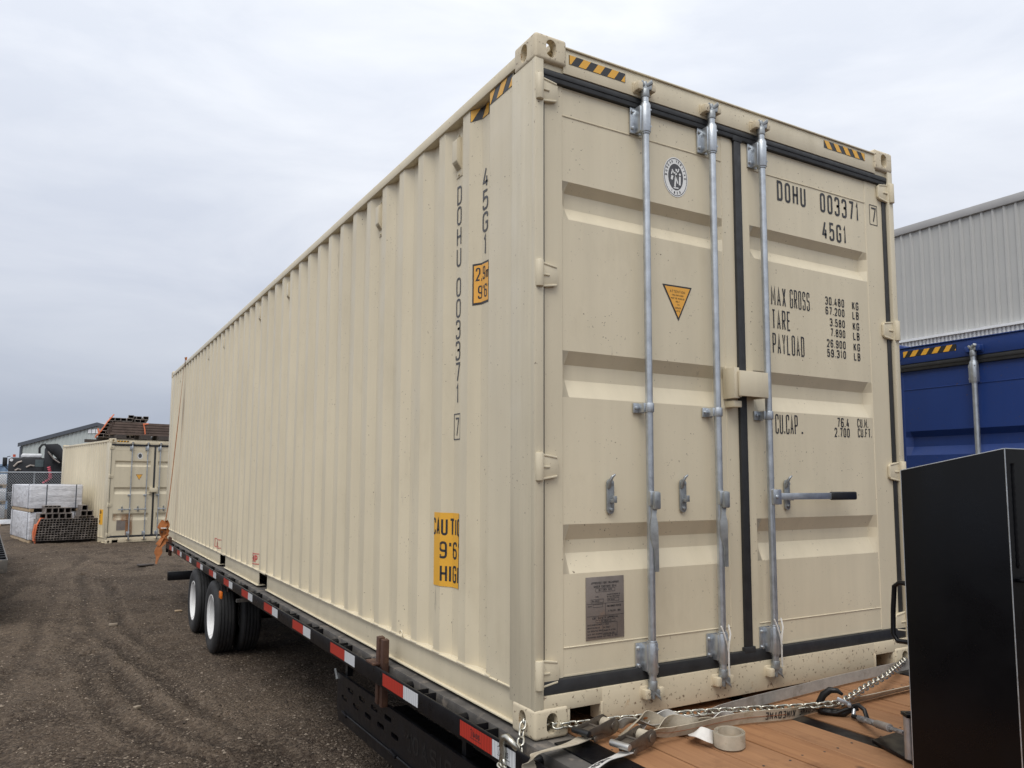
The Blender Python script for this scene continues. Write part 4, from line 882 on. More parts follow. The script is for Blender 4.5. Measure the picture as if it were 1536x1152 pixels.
chain(hc, [Vector((-.122, .040, -.078)), Vector((-.120, -.03, -.100)), Vector((-.118, -.12, -.112)), Vector((-.110, -.25, -.14))], roll0=.2)

# ------------------------------------------------------------------ ratchet straps lying on the deck
def ribbon(pts, rolls, width, name, mat, parent, th=.003, seg=6):
    """webbing along a path; roll 0 = lying flat, 90 = standing on edge"""
    P = [Vector(p) for p in pts]; out = []; n = len(P)
    def cat(a, b_, c, d, t): return .5*((2*b_)+(c-a)*t+(2*a-5*b_+4*c-d)*t*t+(3*b_-a-3*c+d)*t**3)
    for i in range(n-1):
        for k in range(seg):
            t = k/seg; out.append((cat(P[max(i-1, 0)], P[i], P[i+1], P[min(i+2, n-1)], t), rolls[i]+(rolls[i+1]-rolls[i])*t))
    out.append((P[-1], rolls[-1])); rows = []; frames = []
    for i, (p, r) in enumerate(out):
        d = (out[min(i+1, len(out)-1)][0]-out[max(i-1, 0)][0]).normalized(); hz = d.cross(Vector((0, 0, 1)))
        hz = hz.normalized() if hz.length > .05 else Vector((1, 0, 0)); vv = hz.cross(d).normalized(); a = math.radians(r)
        wv = hz*math.cos(a)+vv*math.sin(a); nv = wv.cross(d).normalized(); frames.append((p, wv, nv, d)); h = width/2
        rows.append([p+wv*h+nv*th/2, p-wv*h+nv*th/2, p-wv*h-nv*th/2, p+wv*h-nv*th/2, p+wv*h+nv*th/2])
    o0 = parent.matrix_basis.translation
    b = MB(); b.grid([[q-o0 for q in r] for r in rows]); o = b.build(name, mat, parent, smooth=50)
    return o, frames
def on_ribbon(frames, s, parent, at, h, w, t, sgn=1, name='lettering', mat='print', flip=1):
    """print text along a webbing from arc length at"""
    L = [0]
    for a, c in zip(frames, frames[1:]): L.append(L[-1]+(c[0]-a[0]).length)
    o0 = parent.matrix_basis.translation
    def f(u, v):
        d = max(0, min(L[-1]-1e-6, at+u*flip))
        for i in range(len(L)-1):
            if L[i] <= d <= L[i+1]: break
        k = (d-L[i])/max(1e-9, L[i+1]-L[i]); A, B2 = frames[i], frames[i+1]
        return A[0].lerp(B2[0], k)+A[1].lerp(B2[1], k)*(v*flip)+A[2].lerp(B2[2], k)*(.0028*sgn)-o0
    b = MB(); text(b, s, f, 0, -h/2, h, w, w*.25, t, .01); return b.build(name, mat, parent, smooth=0)
def ratchet(parent, c, yaw, pitch=0, L=.19, W=.062, dark='ratchet_steel', gripmat='alu_tube'):
    """ratchet buckle: two side plates, spool, gear wheels, handle bar"""
    mtx = Matrix.Translation(Vector(c)-parent.matrix_basis.translation) @ Matrix.Rotation(yaw, 4, 'Z') @ Matrix.Rotation(pitch, 4, 'Y')
    T = lambda x, y, z: mtx @ Vector((x, y, z))
    prof = [(-.105, .030), (-.098, .044), (-.080, .046), (-.03, .052), (.03, .062), (.055, .064), (.078, .052), (.085, .034), (.078, .014), (.055, .004), (.03, .008), (-.01, .020), (-.08, .022), (-.098, .020)]
    low = [(-.06, .004), (-.055, .018), (.0, .022), (.05, .028), (.074, .022), (.07, .002), (.03, -.004), (-.045, -.006)]
    for s in (-1, 1):
        y0 = s*W/2; b = MB(); b.prism(prof, lambda u, v: T(u, y0-.0018, v), lambda u, v: T(u, y0+.0018, v)); b.build('handle_plate', dark, parent, bevel=.001)
        y2 = s*(W/2-.006); b = MB(); b.prism(low, lambda u, v: T(u, y2-.0016, v), lambda u, v: T(u, y2+.0016, v)); b.build('frame_plate', dark, parent, bevel=.001)
        b = MB(); n = 18
        b.prism([((.026 if i % 2 else .031)*math.cos(2*PI*i/n), (.026 if i % 2 else .031)*math.sin(2*PI*i/n)) for i in range(n)], lambda u, v: T(.052+u, y0-s*.0035-.0012, .033+v), lambda u, v: T(.052+u, y0-s*.0035+.0012, .033+v)); b.build('gear', dark, parent)
        MB().cyl(T(.052, y0-.001, .033), T(.052, y0+s*.006, .033), .017, 14).build('rivet', dark, parent, bevel=.002); MB().cyl(T(-.05, y0-.001, .004), T(-.05, y0+s*.004, .004), .012, 10).build('rivet', dark, parent, bevel=.002)
    MB().cyl(T(-.096, -W/2-.012, .033), T(-.096, W/2+.012, .033), .0125, 16).build('handle_grip', gripmat, parent, bevel=.002)
    MB().cyl(T(-.02, -W/2, .040), T(-.02, W/2, .040), .005, 8).build('crossbar', dark, parent)
    b = MB(); b.obox(T(-.055, 0, .034), mtx.to_3x3() @ Vector((1, 0, .1)), mtx.to_3x3() @ Vector((0, 1, 0)), mtx.to_3x3() @ Vector((-.1, 0, 1)), .03, W/2-.008, .0015); b.build('pawl_plate', dark, parent)
    MB().cyl(T(.052, -W/2+.006, .033), T(.052, W/2-.006, .033), .022, 18).build('strap_wrap', 'webbing', parent)
    MB().cyl(T(-.05, -W/2+.004, .004), T(-.05, W/2-.004, .004), .007, 10).build('anchor_bolt', dark, parent)
rA, rB = onz(898, 1104, .02), onz(948, 1122, .02)
sA = thing('ratchet_strap', 'dirty white ratchet strap with black grip, ratchet lying closest to the container corner', 'strap', (rA.x, rA.y, 0))
sB = thing('ratchet_strap', 'white lettered ratchet strap whose grey handled ratchet lies on the bare planks', 'strap', (rB.x, rB.y, 0))
dA = math.atan2(.10, .62); 
ratchet(sA, (rA.x+.0, rA.y, .022), math.radians(10), gripmat='grip'); ratchet(sB, (rB.x+.02, rB.y+.0, .016), math.radians(14))
ribbon([(-.122, -.165, -.03), (-.116, -.170, .020), (-.06, -.165, .027), (.06, -.150, .026), (.15, rA.y-.01, .028)], [20, 20, 18, 12, 5], .062, 'webbing', 'webbing', sA)
ribbon([(rA.x+.05, rA.y+.005, .050), (.34, -.115, .052), (.40, -.110, .05), (.47, -.125, .028), (.56, -.145, .02), (.70, -.135, .024), (.85, -.125, .030), (1.05, -.105, .030), (1.35, -.085, .032), (1.75, -.055, .033), (2.34, -.030, .033), (2.52, -.02, .02)], [10, 70, 30, 15, 55, 40, 78, 86, 88, 88, 86, 60], .05, 'webbing', 'webbing_grey', sA)
ribbon([(.30, -.150, .018), (.37, -.150, .058), (.44, -.128, .070), (.50, -.150, .040), (.54, -.175, .015)], [20, 35, 60, 100, 40], .05, 'loose_fold', 'webbing', sA)
ribbon([(.44, -.10, .02), (.49, -.115, .045), (.55, -.130, .055), (.60, -.14, .03), (.66, -.15, .02)], [-20, 40, 80, 110, 60], .05, 'loose_fold', 'webbing_white', sA)
b = MB(); b.obox((.46-rA.x, -.118-rA.y, .062), (1, -.2, .2), (.2, 1, 0), (-.2, 0, 1), .022, .012, .008); b.build('strap_protector', 'webbing_orange', sA, bevel=.006)
o, fr = ribbon([(-.125, -.455, -.02), (-.115, -.448, .020), (-.04, -.405, .024), (.06, -.355, .026), (.15, rB.y-.042, .020), (.21, rB.y-.02, .018)], [20, 20, 22, 22, 16, 8], .058, 'webbing', 'webbing_white', sB)
on_ribbon(fr, 'KINEDYNE', sB, .290, .036, .021, .0065, 1, flip=-1)
o, fr = ribbon([(rB.x+.06, rB.y+.014, .046), (.345, -.262, .050), (.40, -.255, .046), (.46, -.252, .036), (.60, -.246, .030), (.75, -.240, .029), (.88, -.250, .029), (1.00, -.282, .029), (1.10, -.300, .028), (1.22, -.292, .026), (1.40, -.290, .022), (1.60, -.285, .019), (1.96, -.275, .018), (2.52, -.26, .016)], [5, 40, 52, 62, 68, 74, 78, 80, 78, 70, 55, 45, 40, 40], .05, 'webbing', 'webbing', sB)
LL = .0
on_ribbon(fr, 'KINEDYNE', sB, .815, .032, .017, .0055, -1, flip=-1); on_ribbon(fr, 'KINEDYNE', sB, 1.0, .032, .017, .0055, -1, flip=-1)
ribbon([(.40, -.215, .02), (.47, -.205, .055), (.52, -.215, .06), (.57, -.232, .045), (.62, -.238, .04)], [30, 60, 85, 110, 80], .05, 'loose_fold', 'webbing', sB)
ribbon([(.53, -.215, .010), (.58, -.205, .022), (.64, -.205, .030), (.70, -.21, .026), (.76, -.215, .012)], [15, 40, 60, 70, 30], .05, 'loose_fold', 'webbing', sB)
ribbon([(.68, -.185, .010), (.735, -.19, .028), (.78, -.195, .034), (.82, -.20, .026), (.88, -.215, .010)], [-10, 25, 60, 80, 30], .05, 'loose_fold', 'webbing_white', sB)
ribbon([(.36, -.19, .012), (.44, -.185, .02), (.55, -.19, .016), (.68, -.20, .012)], [8, 12, 30, 5], .05, 'loose_fold', 'webbing', sB)
b = MB(); pts2 = []                                    # stitched centre line
for i, (p, wv, nv, d) in enumerate(fr[::2]):
    q = p-nv*.0026-sB.matrix_basis.translation; pts2.append(q)
    if i > 22: break
b.tube(pts2, .0011, 4); b.build('stitching', 'stitch', sB)
cc = onz(1084, 1106, .028)                             # rolled tail
co = []
for i in range(64):
    a = i/64*2*PI*3.1; r = .066-.0050*i/64*3.1; co.append((cc.x+.02+r*1.25*math.cos(a+2.6)*.8+.012*math.sin(a+2.6), cc.y-.015+r*1.0*math.sin(a+2.6), .027))
tl = thing('strap_roll', 'rolled up tail of yellowed strap webbing standing on the planks', 'strap', (cc.x, cc.y, 0))
ribbon(co, [90]*64, .05, 'coil', 'webbing', tl, .0022, 2)
o, fr = ribbon([co[0], (co[0][0]-.03, co[0][1]-.008, .040), (co[0][0]-.055, co[0][1]+.020, .050), (co[0][0]-.045, co[0][1]+.055, .035), (co[0][0]+.02, co[0][1]+.085, .018)], [90, 60, 35, 20, 30], .05, 'flap', 'webbing_white', tl)
on_ribbon(fr, 'KIN', tl, .075, .030, .016, .005, -1, flip=-1)
# strap over the far end of the container, ending in an orange bundle
os_ = thing('hanging_strap', 'thin orange strap hung down the far end of the container side with bundled tail', 'strap', (-.15, 11.0, 0))
ribbon([(.30, 10.42, 2.866), (.04, 10.45, 2.867), (-.002, 10.48, 2.845), (-.05, 10.64, 1.8), (-.10, 10.84, .7), (-.13, 10.96, .33)], [0, 0, 60, 80, 80, 80], .05, 'webbing', 'webbing_orange', os_)
for k, (P, R_) in enumerate((([(-.13, 10.96, .33), (-.19, 10.94, .20), (-.12, 10.92, .08), (-.20, 10.93, -.06), (-.22, 10.92, -.20), (-.24, 10.92, -.33)], [80, 40, 100, 30, 15, 10]), ([(-.12, 10.97, .34), (-.09, 10.95, .22), (-.15, 10.93, .10), (-.23, 10.93, -.04)], [60, 100, 20, 60]))):
    ribbon(P, R_, .12 if k == 0 else .08, 'tail', 'webbing_orange', os_)
ratchet(os_, (-.15, 10.93, .12), 1.3, 1.3)

# ------------------------------------------------------------------ blue container standing beside the trailer
paint('blue_dull', (.011, .040, .18), .44)
blue, bs, bl, br, _ = make_container('shipping_container', 'dark blue shipping container with closed doors behind the black upright', (3.42, .80, G0), -PI/2, 'blue_paint', 'blue_dull', 'blue_dull', 6.058, 0, castpaint='blue_dull', rods=[.672, 1.10, 1.37], hz=((.172, .545), (1.838, 2.185)))

# ------------------------------------------------------------------ second beige container in the yard, with steel on its roof
C2 = Vector((-.46, 21.43, -.775)); A2 = .185; E1 = Vector((math.cos(A2), math.sin(A2), 0)); E2 = Vector((-math.sin(A2), math.cos(A2), 0))
c2, c2s, c2l, c2r, P2 = make_container('shipping_container', 'short beige container on the ground with steel tubing piled on its roof', C2, A2, 'beige', 'beige_post', 'sill_paint', 6.058, 1, left=True)
def patch2(parent, name, mat, x0, x1, z0, z1, y): MB().add([(x0, y, z0), (x1, y, z0), (x1, y, z1), (x0, y, z1)], [(0, 1, 2, 3)]).build(name, mat, parent, smooth=0)
patch2(c2l, 'data_plate', 'plate_metal', .27, .56, .36, .64, YD-.002)
m, nt, b = newmat('rust_stain'); nt.links.new(mixc(nt, noise_of(nt, 5), (.40, .20, .09), (.24, .11, .05)), b.inputs['Base Color']); b.inputs['Roughness'].default_value = .8
nt.links.new(rng(nt, noise_of(nt, 4, 6, .6, (1, 1, .35)), .36, .62, 0, .8), b.inputs['Alpha'])
patch2(c2l, 'rust_stain', 'rust_stain', .50, .68, .225, .80, YD-.004); patch2(c2l, 'rust_stain', 'rust_stain', .18, .55, .62, .80, YD-.0035)
b = MB()
b.grid([[(prof_x(P2, y)-.003, y, z) for y in [.55+.01*i for i in range(33)]] for z in (.50, .92)]); b.build('caution_sticker', 'decal_yellow', c2s, smooth=0)
b = MB(); f2 = lambda u, v: (prof_x(P2, -u)-.005, -u, v)
for i_, s in enumerate(('CAUTION', "9'6\"", 'HIGH')): text(b, s, f2, -.86, .80-.13*i_, .09, .032, .008, .012, .02)
b.build('caution_print', 'print', c2s, smooth=0)
def L2(x, y, z): return C2+E1*x+E2*y+Vector((0, 0, z))
def tubes(root, name, mat, cells, along, w, h, length, th=.008, joined=False):
    """hollow rectangular tubes: cells = list of origins (lower left of the end), along = direction of the tube"""
    al = Vector(along).normalized(); sd_ = al.cross(Vector((0, 0, 1))).normalized(); o0 = root.matrix_basis.translation; jb = MB()
    Z = Vector((0, 0, 1)); lst = [(0, 0), (w, 0), (w, h), (0, h)]; inn = [(th, th), (w-th, th), (w-th, h-th), (th, h-th)]
    for c, ln in cells:
        b = jb if joined else MB(); c = Vector(c)-o0; P = lambda q, d: c+sd_*q[0]+Z*q[1]+al*d
        vs = [P(q, 0) for q in lst]+[P(q, 0) for q in inn]+[P(q, ln) for q in lst]+[P(q, ln) for q in inn]
        fs = [(i, (i+1) % 4, 4+(i+1) % 4, 4+i) for i in range(4)]+[(8+i, 8+(i+1) % 4, (i+1) % 4, i) for i in range(4)]+[(4+i, 4+(i+1) % 4, 12+(i+1) % 4, 12+i) for i in range(4)]+[(12+i, 12+(i+1) % 4, 8+(i+1) % 4, 8+i) for i in range(4)]
        b.add(vs, fs)
        if not joined: b.build(name, mat, root, smooth=0)
    if joined: o = jb.build(name, mat, root, smooth=0); o['kind'] = 'stuff'
rr = random.Random(11)
t1 = thing('steel_tube_bundle', 'stack of open ended square steel tubes strapped on the container roof edge', 'steel tubes', L2(.6, 1.6, HT), A2*0)
cells = []
for r in range(7):
    for c_ in range(8):
        x = .02+.155*c_+.055*r
        if r == 6 and not 3 <= c_ <= 6: continue
        if r == 5 and c_ > 6: continue
        cells.append((L2(x, 1.5+rr.uniform(-.08, .08)+.25*(c_ > 3), HT+.10+.098*r), 3.4))
vd = ray(162, 640); vd.z = 0
tubes(t1, 'tube', 'tube_lt', cells, vd, .150, .095, 4.2, .010)
for y in (1.75, 3.2):
    b = MB(); b.obox(L2(.80, y, HT+.052)-Vector(t1.location), E1, E2, (0, 0, 1), .76, .05, .047); b.build('dunnage', 'dunnage', t1)
def strapline(root, pts, w, mat='strap_orange'):
    o0 = root.matrix_basis.translation; b = MB(); b.tube([Vector(p)-o0 for p in pts], w, 6); b.build('strap', mat, root)
strapline(t1, [L2(-.04, 1.56, HT+.08), L2(.10, 1.44, HT+.30), L2(.24, 1.40, HT+.56), L2(.42, 1.5, HT+.78)], .018)
strapline(t1, [L2(-.03, 1.50, HT+.12), L2(.03, 1.42, HT+.20), L2(.0, 1.45, HT+.34)], .024)
t2 = thing('steel_tube_bundle', 'long brown steel tubes lying crosswise above the doors of the short container', 'steel tubes', L2(1.2, .4, HT))
cells = []
for r in range(5):
    for c_ in range(6): cells.append((L2(.06+rr.uniform(-.03, .03)+.02*r, .78-.085*c_, HT+.125+.074*r), 2.25+rr.uniform(-.05, .05)))
tubes(t2, 'tube', 'tube_brown', cells, E1, .080, .062, 2.2, .006)
for x in (.30, .95, 1.6, 2.2):
    b = MB(); b.obox(L2(x, .45, HT+.060)-Vector(t2.location), E1, E2, (0, 0, 1), .13 if x != 1.6 else .3, .36, .058); b.build('dunnage', 'dunnage', t2)
strapline(t2, [L2(.95, .20, HT+.16), L2(.93, .19, HT+.30), L2(.90, .20, HT+.44), L2(.93, .4, HT+.475), L2(.93, .8, HT+.475)], .018); strapline(t2, [L2(.90, .18, HT+.44), L2(1.02, .17, HT+.46)], .02)

# ------------------------------------------------------------------ packs and tubes beside that container
Pk = Vector((-2.07, 22.06, -.775))
def K2(x, y, z): return Vector((Pk.x, Pk.y, -.775))+E1*x+E2*y+Vector((0, 0, z))
def pack(label, x, y, z, w, l, h, pallet=True):
    t = thing('wrapped_lumber_pack', label, 'lumber pack', K2(x, y, z), A2, 'wrapped packs stacked by the short container')
    rows = []; n = 10; sgn = .02
    b = MB(); b.box(0, w, 0, l, .09, .09+h); b.build('wrap', 'wrap', t, bevel=.03, seg=3)
    for yy in (.18, l-.3): 
        bb = MB(); bb.box(-.006, w+.006, yy, yy+.03, .084, .096+h); bb.build('band', 'dark_trim', t)
    for xx in (w*.30, w*.86):
        bb = MB(); bb.box(xx, xx+.025, -.006, .0, .088, .094+h); bb.build('band', 'dark_trim', t)
    for i in range(4): bb = MB(); bb.box(w*.02+i*w*.29, w*.02+i*w*.29+.09, .02, l, .0, .092); bb.build('runner', 'wood_pale', t, bevel=.004)
pack('lower white wrapped lumber pack on wooden runners, mostly hidden behind tubing', -.12, .55, .0, 1.28, 3.0, .76)
pack('upper white wrapped lumber pack with dark bands on top of another', -.14, .50, .86, 1.30, 3.0, .66)
t3 = thing('steel_tube_bundle', 'wide low bundle of many small square tubes on the gravel', 'steel tubes', K2(.75, .0, 0))
cells = []
for r in range(9):
    for c_ in range(20): cells.append((K2(-.05+.0755*c_+rr.uniform(-.004, .004)+.006*r, .02+rr.uniform(-.03, .03), .10+.064*r), 3.4))
tubes(t3, 'small_tubes', 'tube_lt', cells, E2, .074, .063, 3.4, .007, True)
for y in (.35, 2.2): b = MB(); b.obox(K2(.72, y, .05)-Vector(t3.location), E1, E2, (0, 0, 1), .74, .06, .05); b.build('dunnage', 'dunnage', t3)
strapline(t3, [K2(-.02, .10, .02), K2(-.05, .02, .25), K2(-.02, .0, .52), K2(.06, .02, .70), K2(.25, .2, .70)], .022); strapline(t3, [K2(-.06, .05, .10), K2(-.09, .02, .32), K2(-.05, .0, .55)], .026)
t4 = thing('steel_tube_bundle', 'two layers of larger square tubes resting on the small tube bundle', 'steel tubes', K2(.7, 0, .68))
cells = [(K2(.04+.155*i, -.02+rr.uniform(-.05, .05), .682), 3.0) for i in range(5)]+[(K2(.18+.155*i, rr.uniform(-.05, .05), .835), 3.0) for i in range(4)]+[(K2(.16+.10*i, .12, .99), 2.6) for i in range(4)]
tubes(t4, 'tube', 'tube_lt', cells[:9], E2, .15, .148, 3, .012); tubes(t4, 'tube', 'tube_lt', cells[9:], E2, .095, .05, 2.6, .008)
t5 = thing('steel_tube_bundle', 'three larger square tubes stacked at the end of the bundle nearest the container wall', 'steel tubes', K2(1.2, 0, .68))
cells = [(K2(1.02+.165*i, -.03+rr.uniform(-.05, .05), .74), 3.0) for i in range(2)]+[(K2(1.05, .0, .895), 3.0)]; tubes(t5, 'tube', 'tube_lt', cells, E2, .155, .15, 3, .012)
cells = [(K2(.98+.1*i, .02, .682), 3.0) for i in range(4)]; tubes(t5, 'tube', 'tube_lt', cells, E2, .098, .055, 3, .008)

# ------------------------------------------------------------------ chain link fence, crane truck, far blue container
FD = 31.0; fa, fb = atd(-160, 740, FD), atd(135, 740, FD); fdv = (fb-fa); fdv.z = 0; flen = fdv.length; fdv.normalize(); fz = -.78; ftop = atd(50, 708.5, FD).z
fen = thing('chain_link_fence', 'galvanised chain link fence with round rails in front of the crane truck', 'fence', (fa.x, fa.y, fz), math.atan2(fdv.y, fdv.x)); fh = ftop-fz
for z, r in ((fh, .024), (fh*.60, .010), (.06, .010)): MB().cyl((0, 0, z), (flen, 0, z), r, 8).build('rail', 'fence_wire', fen)
for i in range(int(flen/2.6)+1): MB().cyl((i*2.6+.4, .03, -.1), (i*2.6+.4, .03, fh+.03), .03, 10).build('post', 'fence_wire', fen)
b = MB(); pit = .105; n = int(flen/pit); w_ = .007
for sgn in (-1, 1):
    for i in range(-int(fh/pit)-1, n+int(fh/pit)+1):
        x0, x1 = i*pit, i*pit+sgn*fh; za, zb = 0.0, fh
        if x1 < x0:
            if x0 < 0 or x1 > flen: continue
        xa, xb = x0, x1
        def clip(xa, za, xb, zb):
            for lim, lo in ((0, True), (flen, False)):
                for q in (0, 1):
                    if (lo and xa < lim) or (not lo and xa > lim):
                        if xb == xa: return None
                        t = (lim-xa)/(xb-xa)
                        if t < 0 or t > 1: return None
                        xa, za = lim, za+(zb-za)*t
                    xa, za, xb, zb = xb, zb, xa, za
            return xa, za, xb, zb
        r_ = clip(xa, za, xb, zb)
        if r_ and abs(r_[3]-r_[1]) > .02: b.tube([(r_[0], .004*sgn, r_[1]), (r_[2], .004*sgn, r_[3])], w_, 3)
o = b.build('wire_mesh', 'fence_wire', fen, smooth=0); o['kind'] = 'stuff'
TD = 36.0; tk = atd(55, 740, TD); tz = -.775
trk = thing('crane_truck', 'black truck with folded loader crane parked behind the fence', 'truck', (tk.x, tk.y, tz), .05)
sc = TD/FPX
def TX(px): return (px-55)*sc
def TZ(py): return atd(55, py, TD).z-tz
b = MB(); b.box(TX(17), TX(93), .5, .62, .75, TZ(688)); hb = b.build('headboard', 'truck_black', trk, bevel=.02)
MB().box(TX(51), TX(62), .485, .505, TZ(700), TZ(689)).build('rear_window', 'glass_dim', hb); MB().cyl((TX(20.5), .46, TZ(690)), (TX(20.5), .51, TZ(690)), .07, 14).build('work_lamp', 'truck_white', hb)
for (p0, p1) in (((24, 700), (34, 692)), ((40, 701), (50, 699)), ((26, 706), (33, 705))): MB().tube([(TX(p0[0]), .44, TZ(p0[1])), (TX((p0[0]+p1[0])/2), .42, TZ((p0[1]+p1[1])/2-2)), (TX(p1[0]), .44, TZ(p1[1]))], .05, 8).build('pipe', 'tube_lt', hb)
b = MB(); b.box(TX(19), TX(91), .66, 2.6, .8, TZ(686)); cab = b.build('cab', 'truck_black', trk, bevel=.06)
b = MB(); b.box(TX(33), TX(60), .7, 2.3, TZ(686), TZ(680)); b.build('roof_fairing', 'truck_white', cab, bevel=.06)
b = MB(); b.box(TX(9.5), TX(15.5), .9, 1.05, TZ(699), TZ(686)); b.tube([(TX(15), 1.0, TZ(685)), (TX(19), 1.1, TZ(684))], .02, 6); b.tube([(TX(12), 1.0, TZ(699)), (TX(18), 1.1, TZ(705))], .02, 6); b.build('mirror', 'truck_black', cab, bevel=.01)
MB().cyl((TX(24), 1.2, TZ(685)), (TX(24), 1.2, TZ(681)), .06, 12).build('beacon', 'lamp_red', cab)
b = MB(); b.box(TX(19), TX(91), -5.0, .55, .95, 1.10); b.build('flatbed', 'truck_black', trk, bevel=.01)
b = MB(); b.box(TX(40), TX(72), -4.8, 2.3, .6, .95); b.build('chassis', 'truck_black', trk)
wm = MB().lathe([(.2, -.14), (.30, -.15), (.47, -.14), (.50, -.10), (.50, .10), (.47, .14), (.30, .15), (.2, .14)], (0, 0, 0), (1, 0, 0), 28).mesh('wheel', 'tyre', smooth=40)
for x in (TX(24), TX(86)):
    for y in (-3.8, -2.5, 1.9): link('wheel', wm, trk, (x, y, .5))
b = MB(); b.box(TX(62), TX(73), -.10, .30, .95, TZ(671)); col_ = b.build('crane_column', 'truck_black', trk, bevel=.05)
b = MB(); b.prism([(TX(61), TZ(666)), (TX(78), TZ(664.5)), (TX(82), TZ(667)), (TX(95), TZ(692)), (TX(93), TZ(701)), (TX(72), TZ(680)), (TX(64), TZ(673))], lambda u, v: (u, -.14, v), lambda u, v: (u, .16, v)); b.build('boom', 'truck_black', trk, bevel=.03)
b = MB(); b.tube([(TX(55.5), -.1, TZ(680)), (TX(55), -.1, TZ(672)), (TX(58), -.1, TZ(667)), (TX(63), -.1, TZ(666))], .05, 8); b.build('hydraulic_hose', 'grip', trk)
b = MB(); b.tube([(TX(66), -.2, TZ(677)), (TX(74), -.2, TZ(688)), (TX(82), -.2, TZ(694))], .035, 8); b.build('boom_cylinder', 'tube_lt', trk)
b = MB(); hp_ = []
for i in range(90):
    t = i/89; px = 68+3.0*math.sin(t*2.6)-8*max(0, t-.7)/.3; py = 700+25*t; a = t*2*PI*9; hp_.append((TX(px)+.055*math.cos(a), -.22+.055*math.sin(a), TZ(py)))
b.tube(hp_, .026, 6); b.build('coiled_hose', 'hose_pink', trk)
fc = atd(-40, 760, 44); fcz = -.77
fcb = thing('far_container', 'weathered pale blue container far behind the fence', 'shipping container', (fc.x, fc.y, fcz), -.02)
wdt = 58*44/FPX; b = MB(); n = int(wdt/.07)*1
b.grid([[(i*wdt/n, .04*(i % 4 in (1, 2)), z) for i in range(n+1)] for z in (.1, 2.55)]); b.box(0.0, wdt-.01, .06, 2.4, .1, 2.54); b.build('wall', 'far_blue', fcb, smooth=0)
for z0, z1 in ((-.05, .12), (2.5, 2.6)): MB().box(-.02, wdt+.02, -.03, .1, z0, z1).build('rail', 'far_blue', fcb)
for x in (-.02, wdt-.12): MB().box(x, x+.14, -.035, .12, .12, 2.5).build('corner_post', 'far_blue', fcb)
# white goods at the yard edge
wp = onz(4, 789, -.775); 
for i, (lab, z, h, mt) in enumerate((('lowest white carton stack on a pallet beside the fence', .14, .55, 'truck_white'), ('middle white carton stack with wooden pallet on top of another', .86, .50, 'truck_white'), ('topmost white carton stack, with a pallet beneath it', 1.53, .42, 'truck_white'))):
    q = thing('carton_stack', lab, 'boxes', (wp.x-1.15, wp.y+3.0, -.775+z-.14), A2, 'white cartons stacked on pallets')
    MB().box(0, 1.05, 0, 1.0, .14, .14+h).build('carton', mt, q, bevel=.02)
    for xx in (0, .46, .92): MB().box(xx, xx+.13, 0, 1.0, .0, .10).build('pallet_runner', 'wood_pale', q)
    MB().box(-.02, 1.07, -.02, 1.02, .10, .14).build('pallet_deck', 'wood_pale', q)
for i in range(4):
    q = MB(); q.box(0, 2.2, 0, .14, 0, .035); o = q.build('white_board', 'truck_white', None, bevel=.004); o.location = (wp.x-1.75+.08*i, wp.y+.10+.10*i, -.775+.004+.036*i+.05); o.rotation_euler = (0, 0, .12+.05*i)
    tag(o, ('lowest white board lying on the gravel near the cartons', 'second white board up in the loose pile near the cartons', 'third white board up in the loose pile near the cartons', 'top white board of the loose pile near the cartons')[i], 'board', 'white boards on the gravel')
for x in (.2, 1.6):
    o = MB().box(0, .09, 0, .6, 0, .056).build('bearer', 'wood_pale', None); o.location = (wp.x-1.75+x, wp.y+.05, -.778); o.rotation_euler = (0, 0, .15); tag(o, 'pale wooden bearer under the loose white boards', 'timber', 'bearers under the white boards')

# ------------------------------------------------------------------ metal buildings
GE, GR = atd(31, 667, 80), atd(147, 636, 80); dr_ = GR-GE; dz_ = dr_.z; dr_.z = 0; half = dr_.length; dr_.normalize()
gb = thing('metal_building', 'large pale green metal building with a low gable and dark trim beyond the yard', 'building', (GE.x, GE.y, -.77), math.atan2(dr_.y, dr_.x)); eh = GE.z+.77; rh = eh+dz_
roofz = lambda x: eh+dz_*(1-abs(x-half)/half)
b = MB(); n = 150; rows = []
xs_ = [2*half*i/n for i in range(n+1)]
b.grid([[(x, .05*(i % 4 in (1, 2)), 0) for i, x in enumerate(xs_)], [(x, .05*(i % 4 in (1, 2)), roofz(x)) for i, x in enumerate(xs_)]]); b.build('gable_wall', 'green_wall', gb, smooth=0)
b = MB(); b.add([(0, .05, 0), (0, 26, 0), (0, 26, eh), (0, .05, eh)], [(0, 1, 2, 3)]); b.build('side_wall', 'green_wall', gb, smooth=0)
for a, c in ((0, half), (half, 2*half)):
    b = MB(); b.prism([(a-.15*(a == 0), roofz(a)-.0-.04*(a == 0)), (c+.15*(c > half), roofz(c)), (c+.15*(c > half), roofz(c)+.14), (a-.15*(a == 0), roofz(a)+.14)], lambda u, v: (u, -.12, v), lambda u, v: (u, 26, v)); b.build('roof', 'grey_flash', gb)
    b = MB(); b.prism([(a-.18*(a == 0), roofz(a)-.22), (c+.18*(c > half), roofz(c)-.22), (c+.18*(c > half), roofz(c)+.16), (a-.18*(a == 0), roofz(a)+.16)], lambda u, v: (u, -.20, v), lambda u, v: (u, -.125, v)); b.build('rake_trim', 'dark_trim', gb)
MB().box(-.02, .18, -.1, -.005, 0, eh-.22).build('corner_trim', 'dark_trim', gb)
for i in range(3):
    xc = (atd(135.5+6*i, 647, 80)-GE).dot(dr_); zc_ = atd(135, 647, 80).z+.77; MB().box(xc-.17, xc+.17, -.06, -.002, zc_-.2, zc_+.2).build('wall_vent', 'truck_white', gb)
XB = 14.0; zt = onax(1343, 345, 0, XB).z; zf = onax(1343, 356, 0, XB).z
